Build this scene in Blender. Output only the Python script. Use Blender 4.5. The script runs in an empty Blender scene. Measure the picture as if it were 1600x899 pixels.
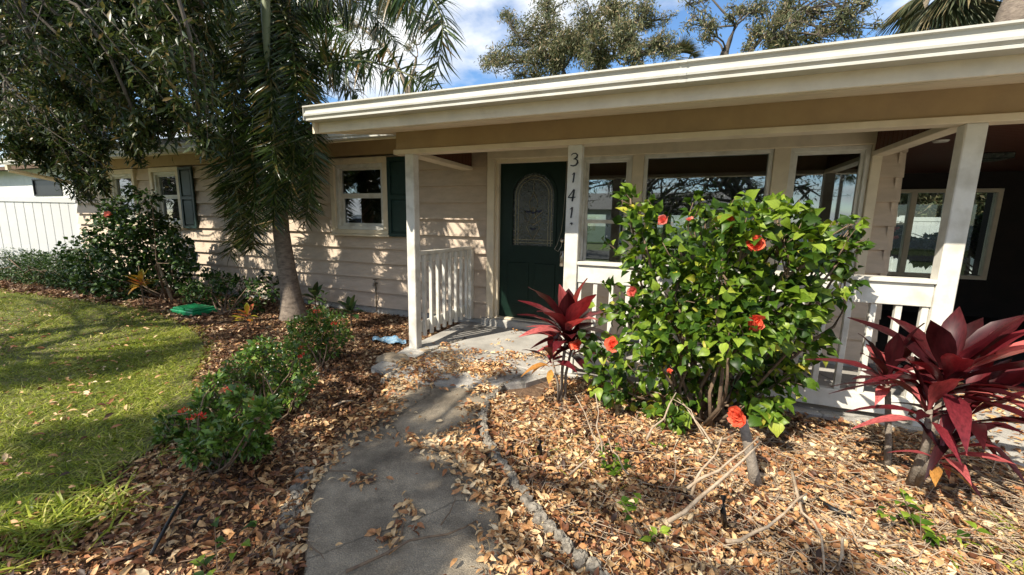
import bpy, math, random
import numpy as np
from mathutils import Vector
random.seed(7); RN = np.random.default_rng(7)
scn = bpy.context.scene; col = scn.collection; PI = math.pi
# ------------------------------------------------------------------ camera
F = 635.0; CX, CY = 800.0, 449.5; H = 1.40
xc = np.array([1605, 129.5, -635.0]); xc /= np.linalg.norm(xc)
zc = np.array([72, -4010.5, -635.0]); zc -= zc @ xc * xc; zc /= np.linalg.norm(zc)
yc = np.cross(xc, zc); yc = yc if yc[2] > 0 else -yc
RW = np.array([xc, yc, zc])                       # world = RW @ (x right, y down, z forward)
cam = bpy.data.cameras.new('camera'); co = bpy.data.objects.new('camera', cam); col.objects.link(co)
cam.sensor_width = 36; cam.lens = 36 * F / 1600; cam.clip_start = 0.02; cam.clip_end = 2000
from mathutils import Matrix
m3 = Matrix([[RW[i, 0], -RW[i, 1], -RW[i, 2]] for i in range(3)])
co.matrix_world = Matrix.Translation((0, 0, H)) @ m3.to_4x4()
scn.camera = co
def at(px, py, Y):                                 # point on the plane y = Y seen at a photo pixel
    d = RW @ np.array([px - CX, py - CY, F]); t = Y / d[1]
    return np.array([0, 0, H]) + t * d
def gnd(px, py, z=-0.05):                          # point on the plane z seen at a photo pixel
    d = RW @ np.array([px - CX, py - CY, F]); t = (z - H) / d[2]
    return np.array([0, 0, H]) + t * d
def dist(p):                                       # depth along the lens axis
    return float((RW.T @ (np.array(p) - [0, 0, H]))[2])
# ------------------------------------------------------------------ light
SUN = np.array([0.55, 1.0, -1.08])                 # travel direction of sunlight
scn.view_settings.view_transform = 'Standard'; scn.view_settings.look = 'None'
scn.view_settings.exposure = 0.78; scn.view_settings.gamma = 1.0
el = math.atan2(-SUN[2], math.hypot(SUN[0], SUN[1])); az = math.atan2(-SUN[0], -SUN[1])
w = bpy.data.worlds.new('World'); scn.world = w; w.use_nodes = True
nt = w.node_tree; nt.nodes.clear(); N = nt.nodes.new; L = nt.links.new
sky = N('ShaderNodeTexSky'); sky.sky_type = 'NISHITA'; sky.sun_disc = False
sky.sun_elevation = el; sky.sun_rotation = az; sky.air_density = 1.0; sky.dust_density = 0.15; sky.ozone_density = 3.0
tc = N('ShaderNodeTexCoord'); sep = N('ShaderNodeSeparateXYZ'); L(tc.outputs['Generated'], sep.inputs[0])
mz = N('ShaderNodeMath'); mz.operation = 'MAXIMUM'; L(sep.outputs[2], mz.inputs[0]); mz.inputs[1].default_value = 0.0
az_ = N('ShaderNodeMath'); az_.operation = 'ADD'; L(mz.outputs[0], az_.inputs[0]); az_.inputs[1].default_value = 0.22
dx = N('ShaderNodeMath'); dx.operation = 'DIVIDE'; L(sep.outputs[0], dx.inputs[0]); L(az_.outputs[0], dx.inputs[1])
dy = N('ShaderNodeMath'); dy.operation = 'DIVIDE'; L(sep.outputs[1], dy.inputs[0]); L(az_.outputs[0], dy.inputs[1])
cmb = N('ShaderNodeCombineXYZ'); L(dx.outputs[0], cmb.inputs[0]); L(dy.outputs[0], cmb.inputs[1]); cmb.inputs[2].default_value = 3.3
n1 = N('ShaderNodeTexNoise'); n1.inputs['Scale'].default_value = 1.5; n1.inputs['Detail'].default_value = 9; n1.inputs['Roughness'].default_value = 0.55
L(cmb.outputs[0], n1.inputs['Vector'])
rp = N('ShaderNodeValToRGB'); rp.color_ramp.elements[0].position = 0.43; rp.color_ramp.elements[1].position = 0.58
L(n1.outputs['Fac'], rp.inputs[0])
n2 = N('ShaderNodeTexNoise'); n2.inputs['Scale'].default_value = 4; n2.inputs['Detail'].default_value = 6; L(cmb.outputs[0], n2.inputs['Vector'])
rc = N('ShaderNodeValToRGB'); rc.color_ramp.elements[0].color = (6.0, 6.2, 6.5, 1); rc.color_ramp.elements[1].color = (8.3, 8.3, 8.2, 1)
rc.color_ramp.elements[0].position = .3; rc.color_ramp.elements[1].position = .65
L(n2.outputs['Fac'], rc.inputs[0])
hs = N('ShaderNodeHueSaturation'); hs.inputs['Saturation'].default_value = 1.12; hs.inputs['Value'].default_value = 1.25; L(sky.outputs[0], hs.inputs['Color'])
mx = N('ShaderNodeMix'); mx.data_type = 'RGBA'; L(rp.outputs[0], mx.inputs[0]); L(hs.outputs[0], mx.inputs[6]); L(rc.outputs[0], mx.inputs[7])
bg = N('ShaderNodeBackground'); bg.inputs[1].default_value = 0.10; L(mx.outputs[2], bg.inputs[0])
wo = N('ShaderNodeOutputWorld'); L(bg.outputs[0], wo.inputs[0])
sl = bpy.data.lights.new('sun', 'SUN'); so = bpy.data.objects.new('sun', sl); col.objects.link(so)
sl.energy = 4.9; sl.angle = math.radians(0.55); sl.color = (1.0, 0.92, 0.78)
so.rotation_euler = Vector(SUN).to_track_quat('-Z', 'Y').to_euler()
# ------------------------------------------------------------------ object helpers
def setp(o, label=None, cat=None, group=None, kind=None):
    if label: o['label'] = label
    if cat: o['category'] = cat
    if group: o['group'] = group
    if kind: o['kind'] = kind
    return o
def thing(name, label, cat, loc=(0, 0, 0), group=None):
    o = bpy.data.objects.new(name, None); col.objects.link(o); o.location = loc; o.empty_display_size = .1
    return setp(o, label, cat, group)
def link(name, me, mat, parent=None, smooth=False):
    if mat is not None and not me.materials: me.materials.append(mat)
    if smooth: me.polygons.foreach_set('use_smooth', [True] * len(me.polygons))
    o = bpy.data.objects.new(name, me); col.objects.link(o)
    if parent is not None:
        o.parent = parent
        p = Vector(parent.location)
        g = parent.parent
        while g is not None: p += Vector(g.location); g = g.parent
        o.location = -p                            # meshes are written in world coordinates
    return o
class MB:
    def __init__(s): s.v = []; s.f = []
    def poly(s, vs, fs):
        k = len(s.v); s.v += [tuple(map(float, q)) for q in vs]; s.f += [tuple(i + k for i in q) for q in fs]; return s
    def box(s, x0, x1, y0, y1, z0, z1):
        return s.poly([(x0, y0, z0), (x1, y0, z0), (x1, y1, z0), (x0, y1, z0), (x0, y0, z1), (x1, y0, z1), (x1, y1, z1), (x0, y1, z1)],
                      [(0, 3, 2, 1), (4, 5, 6, 7), (0, 1, 5, 4), (1, 2, 6, 5), (2, 3, 7, 6), (3, 0, 4, 7)])
    def bbox(s, x0, x1, y0, y1, z0, z1, b=.004):   # box with chamfered edges, by convex hull of 24 points
        b = min(b, (x1 - x0) / 3, (y1 - y0) / 3, (z1 - z0) / 3)
        import bmesh
        bm = bmesh.new()
        for X, sx in ((x0, 1), (x1, -1)):
            for Y, sy in ((y0, 1), (y1, -1)):
                for Z, sz in ((z0, 1), (z1, -1)):
                    bm.verts.new((X, Y + sy * b, Z + sz * b)); bm.verts.new((X + sx * b, Y, Z + sz * b)); bm.verts.new((X + sx * b, Y + sy * b, Z))
        bmesh.ops.convex_hull(bm, input=bm.verts)
        bm.verts.index_update()
        s.poly([v.co[:] for v in bm.verts], [tuple(v.index for v in f.verts) for f in bm.faces]); bm.free(); return s
    def extr(s, prof, x0, x1):                     # (y, z) outline swept along x
        n = len(prof); vs = [(x0, a, b) for a, b in prof] + [(x1, a, b) for a, b in prof]
        return s.poly(vs, [(i, (i + 1) % n, n + (i + 1) % n, n + i) for i in range(n)] + [tuple(range(n))[::-1], tuple(range(n, 2 * n))])
    def tube(s, pts, rad, n=6, cap=True):
        pts = [np.array(p, float) for p in pts]
        if not hasattr(rad, '__len__'): rad = [rad] * len(pts)
        k = len(s.v); up = np.array([0.13, .21, 1.0])
        for i, p in enumerate(pts):
            d = pts[min(i + 1, len(pts) - 1)] - pts[max(i - 1, 0)]; d /= np.linalg.norm(d) + 1e-9
            a = np.cross(d, up)
            if np.linalg.norm(a) < .2: a = np.cross(d, [1, 0, 0])
            a /= np.linalg.norm(a); b = np.cross(d, a)
            for j in range(n):
                t = 2 * PI * j / n; s.v.append(tuple(p + rad[i] * (math.cos(t) * a + math.sin(t) * b)))
        for i in range(len(pts) - 1):
            for j in range(n):
                s.f.append((k + i * n + j, k + i * n + (j + 1) % n, k + (i + 1) * n + (j + 1) % n, k + (i + 1) * n + j))
        if cap:
            s.f.append(tuple(range(k, k + n))[::-1]); s.f.append(tuple(range(k + (len(pts) - 1) * n, k + len(pts) * n)))
        return s
    def mesh(s, name):
        me = bpy.data.meshes.new(name); me.from_pydata(s.v, [], s.f); me.update(); return me
    def build(s, name, mat, parent=None, smooth=False): return link(name, s.mesh(name), mat, parent, smooth)
def bulk(name, V, Fq, tint, mat, parent=None, smooth=True):
    """V (N,k,3) vertices, Fq (m,4 or 3) faces of one copy, tint (N,)"""
    n, k, _ = V.shape; m, c = Fq.shape
    me = bpy.data.meshes.new(name); me.vertices.add(n * k); me.vertices.foreach_set('co', V.reshape(-1).astype(np.float32))
    idx = (Fq[None] + (np.arange(n) * k)[:, None, None]).reshape(-1).astype(np.int32)
    me.loops.add(len(idx)); me.loops.foreach_set('vertex_index', idx)
    me.polygons.add(n * m); me.polygons.foreach_set('loop_start', np.arange(0, n * m * c, c, dtype=np.int32))
    if smooth: me.polygons.foreach_set('use_smooth', np.ones(n * m, bool))
    at_ = me.attributes.new('tint', 'FLOAT', 'FACE'); at_.data.foreach_set('value', np.repeat(tint, m).astype(np.float32))
    me.update(calc_edges=True); me.validate()
    return link(name, me, mat, parent)
def unit(a): return a / (np.linalg.norm(a, axis=-1, keepdims=True) + 1e-9)
def frames(D, Nn):
    D = unit(D); S = unit(np.cross(Nn, D)); U = np.cross(D, S); return D, S, U
def place(T, P, D, Nn, S, bend=None):
    """template T (k,3): x along, y across, z up -> (N,k,3)"""
    D, Sd, U = frames(D, Nn); S = np.asarray(S).reshape(-1, 1, 1) if np.ndim(S) else S
    return P[:, None] + S * (T[None, :, 0, None] * D[:, None] + T[None, :, 1, None] * Sd[:, None] + T[None, :, 2, None] * U[:, None])
# leaf templates -----------------------------------------------------
def strip_leaf(widths, lift, fold=.15):            # centre rib + two edges, folded; returns (k,3), faces (m,4)
    n = len(widths); T = []; Fc = []
    for i in range(n):
        x = i / (n - 1); w_ = widths[i]; z = lift[i]
        T += [(x, -w_, z + fold * w_), (x, 0, z), (x, w_, z + fold * w_)]
    for i in range(n - 1):
        a = 3 * i; Fc += [(a, a + 1, a + 4, a + 3), (a + 1, a + 2, a + 5, a + 4)]
    return np.array(T), np.array(Fc)
T_lit, F_lit = strip_leaf([.02, .19, .17, .01], [0, .06, .08, -.02], .5)
T_lit2, F_lit2 = strip_leaf([.03, .26, .22, .02], [0, -.07, -.04, .12], .4)
T_oak, F_oak = strip_leaf([.02, .135, .02], [0, .05, -.05], .2)
T_small, F_small = strip_leaf([.03, .24, .02], [0, .04, -.04], .25)
T_hib, F_hib = strip_leaf([.02, .30, .36, .27, .12, .01], [0, .05, .06, .02, -.06, -.16], .28)
T_blade, F_blade = strip_leaf([.012, .014, .009, .001], [0, .05, .22, .5], .3)
T_palm, F_palm = strip_leaf([.012, .026, .024, .015, .001], [0, .02, .0, -.06, -.16], .35)
# ------------------------------------------------------------------ materials
def ramp(nt, stops):
    r = nt.nodes.new('ShaderNodeValToRGB'); e = r.color_ramp.elements
    while len(e) < len(stops): e.new(.5)
    for i, (p, c) in enumerate(stops): e[i].position = p; e[i].color = (*c, 1)
    return r
def mat(name, c, rough=.6, c2=None, scale=6, bump=0, bscale=60, spec=.4, c3=None, s3=1.3, amt3=.5, coord='Object', metal=0, stretch=None, detail=6):
    m = bpy.data.materials.new(name); m.use_nodes = True; t = m.node_tree; b = t.nodes['Principled BSDF']
    b.inputs['Roughness'].default_value = rough; b.inputs['Specular IOR Level'].default_value = spec; b.inputs['Metallic'].default_value = metal
    g = t.nodes.new('ShaderNodeNewGeometry'); vec = g.outputs['Position']
    if stretch:
        mp = t.nodes.new('ShaderNodeVectorMath'); mp.operation = 'MULTIPLY'; mp.inputs[1].default_value = stretch; t.links.new(vec, mp.inputs[0]); vec = mp.outputs[0]
    out = None
    b.inputs['Base Color'].default_value = (*c, 1)
    if c2:
        n = t.nodes.new('ShaderNodeTexNoise'); n.inputs['Scale'].default_value = scale; n.inputs['Detail'].default_value = detail; n.inputs['Roughness'].default_value = .65
        t.links.new(vec, n.inputs['Vector']); r = ramp(t, [(.35, c), (.65, c2)]); t.links.new(n.outputs['Fac'], r.inputs[0]); out = r.outputs[0]
        if c3:
            n3 = t.nodes.new('ShaderNodeTexNoise'); n3.inputs['Scale'].default_value = s3; n3.inputs['Detail'].default_value = 8; t.links.new(vec, n3.inputs['Vector'])
            r3 = ramp(t, [(.5, (0, 0, 0)), (.68, (amt3,) * 3)]); t.links.new(n3.outputs['Fac'], r3.inputs[0])
            mm = t.nodes.new('ShaderNodeMix'); mm.data_type = 'RGBA'; t.links.new(r3.outputs[0], mm.inputs[0]); t.links.new(out, mm.inputs[6]); mm.inputs[7].default_value = (*c3, 1); out = mm.outputs[2]
        t.links.new(out, b.inputs['Base Color'])
    if bump:
        nb = t.nodes.new('ShaderNodeTexNoise'); nb.inputs['Scale'].default_value = bscale; nb.inputs['Detail'].default_value = 5; t.links.new(vec, nb.inputs['Vector'])
        bp = t.nodes.new('ShaderNodeBump'); bp.inputs['Strength'].default_value = bump; bp.inputs['Distance'].default_value = .01
        t.links.new(nb.outputs['Fac'], bp.inputs['Height']); t.links.new(bp.outputs[0], b.inputs['Normal'])
    return m
def leafmat(name, stops, rough=.45, trans=.3, spec=.4, source='tint', tcol=None, vein=None):
    m = bpy.data.materials.new(name); m.use_nodes = True; t = m.node_tree; b = t.nodes['Principled BSDF']; out = t.nodes['Material Output']
    b.inputs['Roughness'].default_value = rough; b.inputs['Specular IOR Level'].default_value = spec
    if source == 'tint':
        a = t.nodes.new('ShaderNodeAttribute'); a.attribute_name = 'tint'; fac = a.outputs['Fac']
    else:
        a = t.nodes.new('ShaderNodeObjectInfo'); fac = a.outputs['Random']; tco = t.nodes.new('ShaderNodeTexCoord'); stv = t.nodes.new('ShaderNodeVectorMath'); stv.operation = 'MULTIPLY'; stv.inputs[1].default_value = (.05, .9, .4); t.links.new(tco.outputs['Object'], stv.inputs[0])
    r = ramp(t, stops); t.links.new(fac, r.inputs[0])
    g = t.nodes.new('ShaderNodeNewGeometry'); n = t.nodes.new('ShaderNodeTexNoise'); n.inputs['Scale'].default_value = 45; n.inputs['Detail'].default_value = 3
    t.links.new(g.outputs['Position'] if source == 'tint' else stv.outputs[0], n.inputs['Vector'])
    mr = t.nodes.new('ShaderNodeMapRange'); mr.inputs[1].default_value = .3; mr.inputs[2].default_value = .7; mr.inputs[3].default_value = .65; mr.inputs[4].default_value = 1.35; t.links.new(n.outputs['Fac'], mr.inputs[0])
    vm = t.nodes.new('ShaderNodeVectorMath'); vm.operation = 'SCALE'; t.links.new(r.outputs[0], vm.inputs[0]); t.links.new(mr.outputs[0], vm.inputs[3])
    t.links.new(vm.outputs[0], b.inputs['Base Color'])
    if trans:
        tr = t.nodes.new('ShaderNodeBsdfTranslucent'); ms = t.nodes.new('ShaderNodeMixShader'); ms.inputs[0].default_value = trans
        if tcol:
            mc = t.nodes.new('ShaderNodeMix'); mc.data_type = 'RGBA'; mc.blend_type = 'MULTIPLY'; mc.inputs[0].default_value = 1; t.links.new(vm.outputs[0], mc.inputs[6]); mc.inputs[7].default_value = (*tcol, 1); t.links.new(mc.outputs[2], tr.inputs[0])
        else: t.links.new(vm.outputs[0], tr.inputs[0])
        t.links.new(b.outputs[0], ms.inputs[1]); t.links.new(tr.outputs[0], ms.inputs[2]); t.links.new(ms.outputs[0], out.inputs[0])
    return m
def glassmat(name, tint=(.55, .6, .6), refl=.16, fres=.9):
    m = bpy.data.materials.new(name); m.use_nodes = True; t = m.node_tree; t.nodes.remove(t.nodes['Principled BSDF']); out = t.nodes['Material Output']
    tr = t.nodes.new('ShaderNodeBsdfTransparent'); tr.inputs[0].default_value = (*tint, 1)
    gl = t.nodes.new('ShaderNodeBsdfGlossy'); gl.inputs['Roughness'].default_value = .015; gl.inputs[0].default_value = (.9, .95, .97, 1)
    fr = t.nodes.new('ShaderNodeLayerWeight'); fr.inputs[0].default_value = .5
    ma = t.nodes.new('ShaderNodeMath'); ma.operation = 'MULTIPLY_ADD'; t.links.new(fr.outputs['Fresnel'], ma.inputs[0]); ma.inputs[1].default_value = fres; ma.inputs[2].default_value = refl; ma.use_clamp = True
    ms = t.nodes.new('ShaderNodeMixShader'); t.links.new(ma.outputs[0], ms.inputs[0]); t.links.new(tr.outputs[0], ms.inputs[1]); t.links.new(gl.outputs[0], ms.inputs[2]); t.links.new(ms.outputs[0], out.inputs[0])
    return m
white = mat('white_paint', (.70, .68, .62), .5, (.62, .60, .54), 9, .12, 90, c3=(.40, .37, .30), s3=6, amt3=.6)
trimw = mat('cream_trim', (.72, .62, .46), .5, (.66, .56, .41), 7, .1, 80, c3=(.42, .37, .29), s3=4, amt3=.35)
gutw = mat('gutter_paint', (.52, .51, .46), .4, (.46, .45, .40), 4, .05, 60, c3=(.42, .38, .30), s3=7, amt3=.35, stretch=(1, 1, 1))
tan = mat('beige_paint', (.42, .30, .165), .6, (.38, .265, .145), 5, .15, 40, c3=(.3, .22, .15), s3=2.5, amt3=.3)
siding = mat('siding_paint', (.58, .465, .36), .65, (.50, .40, .305), 6, .22, 50, c3=(.34, .27, .22), s3=2.2, amt3=.35, stretch=(1, 1, 3))
redwood = mat('red_ceiling_stain', (.11, .036, .018), .55, (.065, .02, .011), 8, .1, 50, stretch=(1, 8, 8))
green_sh = mat('dark_green_paint', (.008, .028, .024), .45, (.012, .038, .032), 12, .1, 80)
doorg = mat('door_green_paint', (.003, .014, .009), .45, (.005, .02, .013), 8, .08, 70, spec=.25)
black = mat('black_plastic', (.012, .012, .013), .4)
brass = mat('satin_nickel', (.55, .50, .42), .3, metal=1)
concrete = mat('weathered_concrete', (.36, .305, .225), .85, (.18, .15, .112), 5.5, .7, 170, c3=(.085, .07, .052), s3=3.5, amt3=.8, detail=10)
def add_cracks(m, sc=.8, wid=.0035, dark=.45):
    t = m.node_tree; b = t.nodes['Principled BSDF']; lk = b.inputs['Base Color'].links[0]; src = lk.from_socket
    g = t.nodes.new('ShaderNodeNewGeometry'); nz = t.nodes.new('ShaderNodeTexNoise'); nz.inputs['Scale'].default_value = 4; nz.inputs['Detail'].default_value = 6; t.links.new(g.outputs['Position'], nz.inputs['Vector'])
    v = t.nodes.new('ShaderNodeVectorMath'); v.operation = 'MULTIPLY_ADD'; t.links.new(nz.outputs['Color'], v.inputs[0]); v.inputs[1].default_value = (.22, .22, .22); t.links.new(g.outputs['Position'], v.inputs[2])
    vo = t.nodes.new('ShaderNodeTexVoronoi'); vo.feature = 'DISTANCE_TO_EDGE'; vo.inputs['Scale'].default_value = sc; t.links.new(v.outputs[0], vo.inputs['Vector'])
    r = ramp(t, [(0, (dark,) * 3), (wid * 2, (1, 1, 1))]); t.links.new(vo.outputs['Distance'], r.inputs[0])
    sp = t.nodes.new('ShaderNodeTexNoise'); sp.inputs['Scale'].default_value = 160; sp.inputs['Detail'].default_value = 2; t.links.new(g.outputs['Position'], sp.inputs['Vector'])
    r2 = ramp(t, [(.3, (.72, .72, .72)), (.55, (1, 1, 1)), (.75, (1.5, 1.45, 1.35))]); t.links.new(sp.outputs['Fac'], r2.inputs[0])
    m1 = t.nodes.new('ShaderNodeMix'); m1.data_type = 'RGBA'; m1.blend_type = 'MULTIPLY'; m1.inputs[0].default_value = 1; t.links.new(src, m1.inputs[6]); t.links.new(r.outputs[0], m1.inputs[7])
    m2 = t.nodes.new('ShaderNodeMix'); m2.data_type = 'RGBA'; m2.blend_type = 'MULTIPLY'; m2.inputs[0].default_value = 1; t.links.new(m1.outputs[2], m2.inputs[6]); t.links.new(r2.outputs[0], m2.inputs[7]); t.links.new(m2.outputs[2], b.inputs['Base Color'])
add_cracks(concrete)
slabm = mat('slab_concrete', (.47, .45, .41), .8, (.34, .325, .30), 4, .3, 120, c3=(.2, .18, .155), s3=2.2, amt3=.6, detail=10)
stone = mat('rough_edging_concrete', (.36, .32, .26), .95, (.15, .13, .105), 34, 1.0, 150, c3=(.07, .065, .055), s3=12, amt3=.8)
rockm = mat('tan_rock', (.42, .34, .24), .9, (.25, .2, .14), 12, .8, 40)
soil = mat('leafy_soil', (.085, .05, .03), .95, (.17, .10, .06), 30, 1.0, 130, c3=(.25, .16, .09), s3=60, amt3=.8)
turf = mat('turf_soil', (.09, .09, .03), .95, (.15, .15, .045), 25, .8, 120, c3=(.2, .15, .09), s3=8, amt3=.6)
bark = mat('oak_bark', (.12, .10, .08), .9, (.06, .05, .04), 16, .8, 40, stretch=(1, 1, .3))
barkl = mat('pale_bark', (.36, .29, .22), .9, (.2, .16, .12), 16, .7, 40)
palmbark = mat('palm_bark', (.25, .20, .155), .85, (.14, .11, .085), 10, .7, 45, c3=(.08, .06, .05), s3=14, amt3=.7, stretch=(1, 1, 2.5))
stick = mat('dry_stick', (.46, .37, .27), .8, (.28, .2, .13), 25, .3, 90)
twigd = mat('brown_twig', (.12, .08, .055), .85, (.2, .14, .09), 30, .3, 90)
vinyl = mat('white_vinyl', (.78, .79, .79), .35, (.74, .75, .75), 3)
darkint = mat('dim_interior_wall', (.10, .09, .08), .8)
dark2 = mat('shade_dark_boards', (.022, .015, .011), .8, (.014, .01, .008), 4)  # brown darkened to near black: carport shade put into the colour
roofm = mat('roof_shingle', (.30, .28, .26), .9, (.2, .19, .18), 10)
asph = mat('asphalt', (.06, .06, .06), .9, (.045, .045, .045), 30)
glass = glassmat('window_glass', (.5, .56, .54), .13)
glassclear = glassmat('porch_glass', (.62, .66, .64), .01, .3)
lawnfar = mat('far_lawn', (.07, .11, .03), .95, (.10, .12, .04), 3)
oakleaf = leafmat('oak_leaves', [(0, (.014, .030, .008)), (.5, (.032, .056, .014)), (.85, (.085, .105, .025)), (1, (.19, .13, .05))], .38, .3, .45)
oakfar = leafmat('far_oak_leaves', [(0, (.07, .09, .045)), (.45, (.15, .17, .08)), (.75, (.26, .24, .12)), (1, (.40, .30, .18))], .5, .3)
palmleaf = leafmat('palm_leaflets', [(0, (.014, .03, .008)), (.5, (.035, .065, .014)), (.82, (.09, .13, .025)), (1, (.24, .15, .06))], .28, .28, .6)
palmyel = leafmat('young_palm_leaflets', [(0, (.12, .22, .03)), (1, (.22, .32, .06))], .35, .4, .5)
hibleaf = leafmat('hibiscus_leaves', [(0, (.016, .042, .005)), (.35, (.045, .10, .010)), (.75, (.13, .21, .018)), (.96, (.27, .36, .045)), (1, (.48, .42, .06))], .42, .32, .3, tcol=(1.5, 1.5, .4))
hibleaf_o = leafmat('hibiscus_leaf', [(0, (.022, .055, .007)), (.35, (.055, .115, .011)), (.75, (.15, .23, .02)), (.96, (.29, .38, .05)), (1, (.50, .44, .07))], .40, .32, .3, source='obj', tcol=(1.5, 1.5, .4))
shrubleaf = leafmat('shrub_leaves', [(0, (.010, .03, .006)), (.6, (.026, .065, .011)), (1, (.09, .15, .025))], .45, .25, .3)
ixleaf = leafmat('ixora_leaves', [(0, (.035, .085, .012)), (.5, (.085, .165, .02)), (.85, (.15, .25, .035)), (1, (.28, .28, .06))], .3, .25, .5)
litter = leafmat('fallen_leaves', [(0, (.04, .018, .010)), (.15, (.13, .05, .022)), (.3, (.30, .12, .05)), (.5, (.44, .225, .09)), (.75, (.56, .36, .17)), (1, (.70, .54, .33))], .55, .1, .4)
mulch = leafmat('dark_fallen_leaves', [(0, (.06, .032, .018)), (.4, (.15, .075, .04)), (.75, (.30, .17, .09)), (1, (.5, .36, .22))], .6, .08, .3)
grassm = leafmat('grass_blades', [(0, (.09, .14, .012)), (.4, (.21, .27, .022)), (.75, (.38, .41, .05)), (1, (.58, .50, .22))], .45, .35, .3)
cordm = leafmat('cordyline_leaf', [(0, (.028, .005, .007)), (.45, (.07, .010, .013)), (.75, (.18, .022, .03)), (1, (.58, .15, .14))], .36, .25, .5, source='obj', tcol=(1.6, .6, .6))
cordy = leafmat('faded_cordyline_leaf', [(0, (.35, .13, .04)), (1, (.62, .34, .08))], .4, .3, .4, source='obj')
crotm = leafmat('croton_leaf', [(0, (.10, .16, .02)), (.4, (.38, .30, .03)), (.7, (.55, .25, .04)), (1, (.35, .06, .03))], .35, .25, .4, source='obj')
redpet = leafmat('coral_petals', [(0, (.85, .15, .075)), (1, (.92, .26, .14))], .5, .35, .3)
pinkpet = leafmat('pink_petals', [(0, (.8, .22, .17)), (1, (.85, .32, .26))], .5, .35, .3)
ixred = leafmat('ixora_petals', [(0, (.7, .03, .02)), (1, (.8, .10, .06))], .5, .2, .3)
add_cracks(slabm, .7, .004, .5)
def atx(px, py, X):
    d = RW @ np.array([px - CX, py - CY, F]); t = X / d[0]
    return np.array([0, 0, H]) + t * d
# ================================================================== SETTING
def noise2(x, y, s=0):
    return (np.sin(1.7 * x + 2.3 * y + s) + np.sin(4.1 * x - 3.3 * y + 1.3 + s) * .5 + np.sin(-7.3 * x + 5.9 * y + 2 * s) * .3) / 1.8
def gz(x, y):                                      # height of the beds and lawn
    return -0.055 + .014 * noise2(np.asarray(x) * 1.3, np.asarray(y) * 1.3)
WALK_L = [(465, 905), (468, 840), (478, 770), (500, 715), (540, 665), (585, 625), (618, 590), (640, 562)]
WALK_R = [(788, 905), (800, 850), (790, 780), (770, 720), (752, 665), (762, 632), (790, 606), (826, 588)]
wl = [gnd(x, y, -.03)[:2] for x, y in WALK_L]; wr = [gnd(x, y, -.03)[:2] for x, y in WALK_R]
wl = [wl[0] + (np.array([-.35, -1.1]))] + wl; wr = [wr[0] + (np.array([.1, -1.3]))] + wr
def in_walk(x, y):
    x = np.asarray(x); y = np.asarray(y)
    P = np.array(wl + wr[::-1]); ins = np.zeros(x.shape, bool); n = len(P)
    for i in range(n):
        x1, y1 = P[i]; x2, y2 = P[(i + 1) % n]
        c = ((y1 > y) != (y2 > y)) & (x < (x2 - x1) * (y - y1) / (y2 - y1 + 1e-12) + x1); ins ^= c
    return ins
def grid(name, x0, x1, y0, y1, nx, ny, zf, m, kind='structure'):
    X, Y = np.meshgrid(np.linspace(x0, x1, nx), np.linspace(y0, y1, ny)); Z = zf(X, Y)
    V = np.stack([X, Y, Z], -1).reshape(1, -1, 3); i = np.arange(nx - 1)[None] + np.arange(ny - 1)[:, None] * nx; i = i.reshape(-1)
    o = bulk(name, V, np.stack([i, i + 1, i + nx + 1, i + nx], -1), np.array([.5]), m); o['kind'] = kind; return o
grid('ground', -420, 420, -300, 420, 3, 3, lambda x, y: x * 0 - .13, lawnfar)
grid('planting_bed_soil', -17, 7, -1.5, 5.1, 260, 110, gz, soil)
LAWN = [gnd(x, y)[:2] for x, y in [(0, 458), (110, 470), (225, 486), (300, 515), (322, 545), (300, 590), (300, 640), (250, 700), (170, 745), (120, 775), (60, 815), (0, 850)]]
LAWN = [np.array([-16.5, 4.2])] + LAWN + [LAWN[-1] + np.array([-.7, -1.2]), np.array([-16.5, -2.5])]
def in_poly(x, y, P):
    ins = np.zeros(np.asarray(x).shape, bool); n = len(P)
    for i in range(n):
        x1, y1 = P[i]; x2, y2 = P[(i + 1) % n]
        ins ^= ((y1 > y) != (y2 > y)) & (x < (x2 - x1) * (y - y1) / (y2 - y1 + 1e-12) + x1)
    return ins
def lawn_base():
    bm = MB(); P = LAWN; c = np.mean(P, 0)
    me = bpy.data.meshes.new('lawn'); import bmesh
    b = bmesh.new(); vs = [b.verts.new((p[0], p[1], -.03)) for p in P]; b.faces.new(vs); bmesh.ops.triangulate(b, faces=b.faces[:]); b.to_mesh(me); b.free()
    link('lawn', me, turf)['kind'] = 'structure'
lawn_base()
# the walk: a thick worn slab with broken edges
def walk():
    n = 70; Lp = np.array(wl); Rp = np.array(wr); t = np.linspace(0, 1, n)
    def rs(Pp):
        d = np.r_[0, np.cumsum(np.linalg.norm(np.diff(Pp, axis=0), axis=1))]; d /= d[-1]
        return np.stack([np.interp(t, d, Pp[:, 0]), np.interp(t, d, Pp[:, 1])], -1)
    Lr, Rr = rs(Lp), rs(Rp); k = 22; V = []
    for i in range(n):
        for j in range(k):
            u = j / (k - 1); p = Lr[i] * (1 - u) + Rr[i] * u
            e = .018 * noise2(p[0] * 9, p[1] * 9); p = p + np.array([e, -e]) * (abs(u - .5) > .45)
            V.append((p[0], p[1], -.022 + .005 * noise2(p[0] * 2, p[1] * 2) - (.1 if j in (0, k - 1) else 0)))
    Fc = [(i * k + j, i * k + j + 1, (i + 1) * k + j + 1, (i + 1) * k + j) for i in range(n - 1) for j in range(k - 1)]
    bm = MB(); bm.poly(V, Fc); o = bm.build('walkway', concrete, None, True); o['kind'] = 'structure'
walk()
sb = MB(); sb.bbox(-2.74, 1.95, 3.60, 5.06, -.16, 0.0, .012)
sb.build('porch_slab', slabm)['kind'] = 'structure'
sb = MB(); V = [gnd(640, 575, -.012), gnd(700, 560, -.012), gnd(760, 556, -.012), gnd(850, 582, -.012)]
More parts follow.
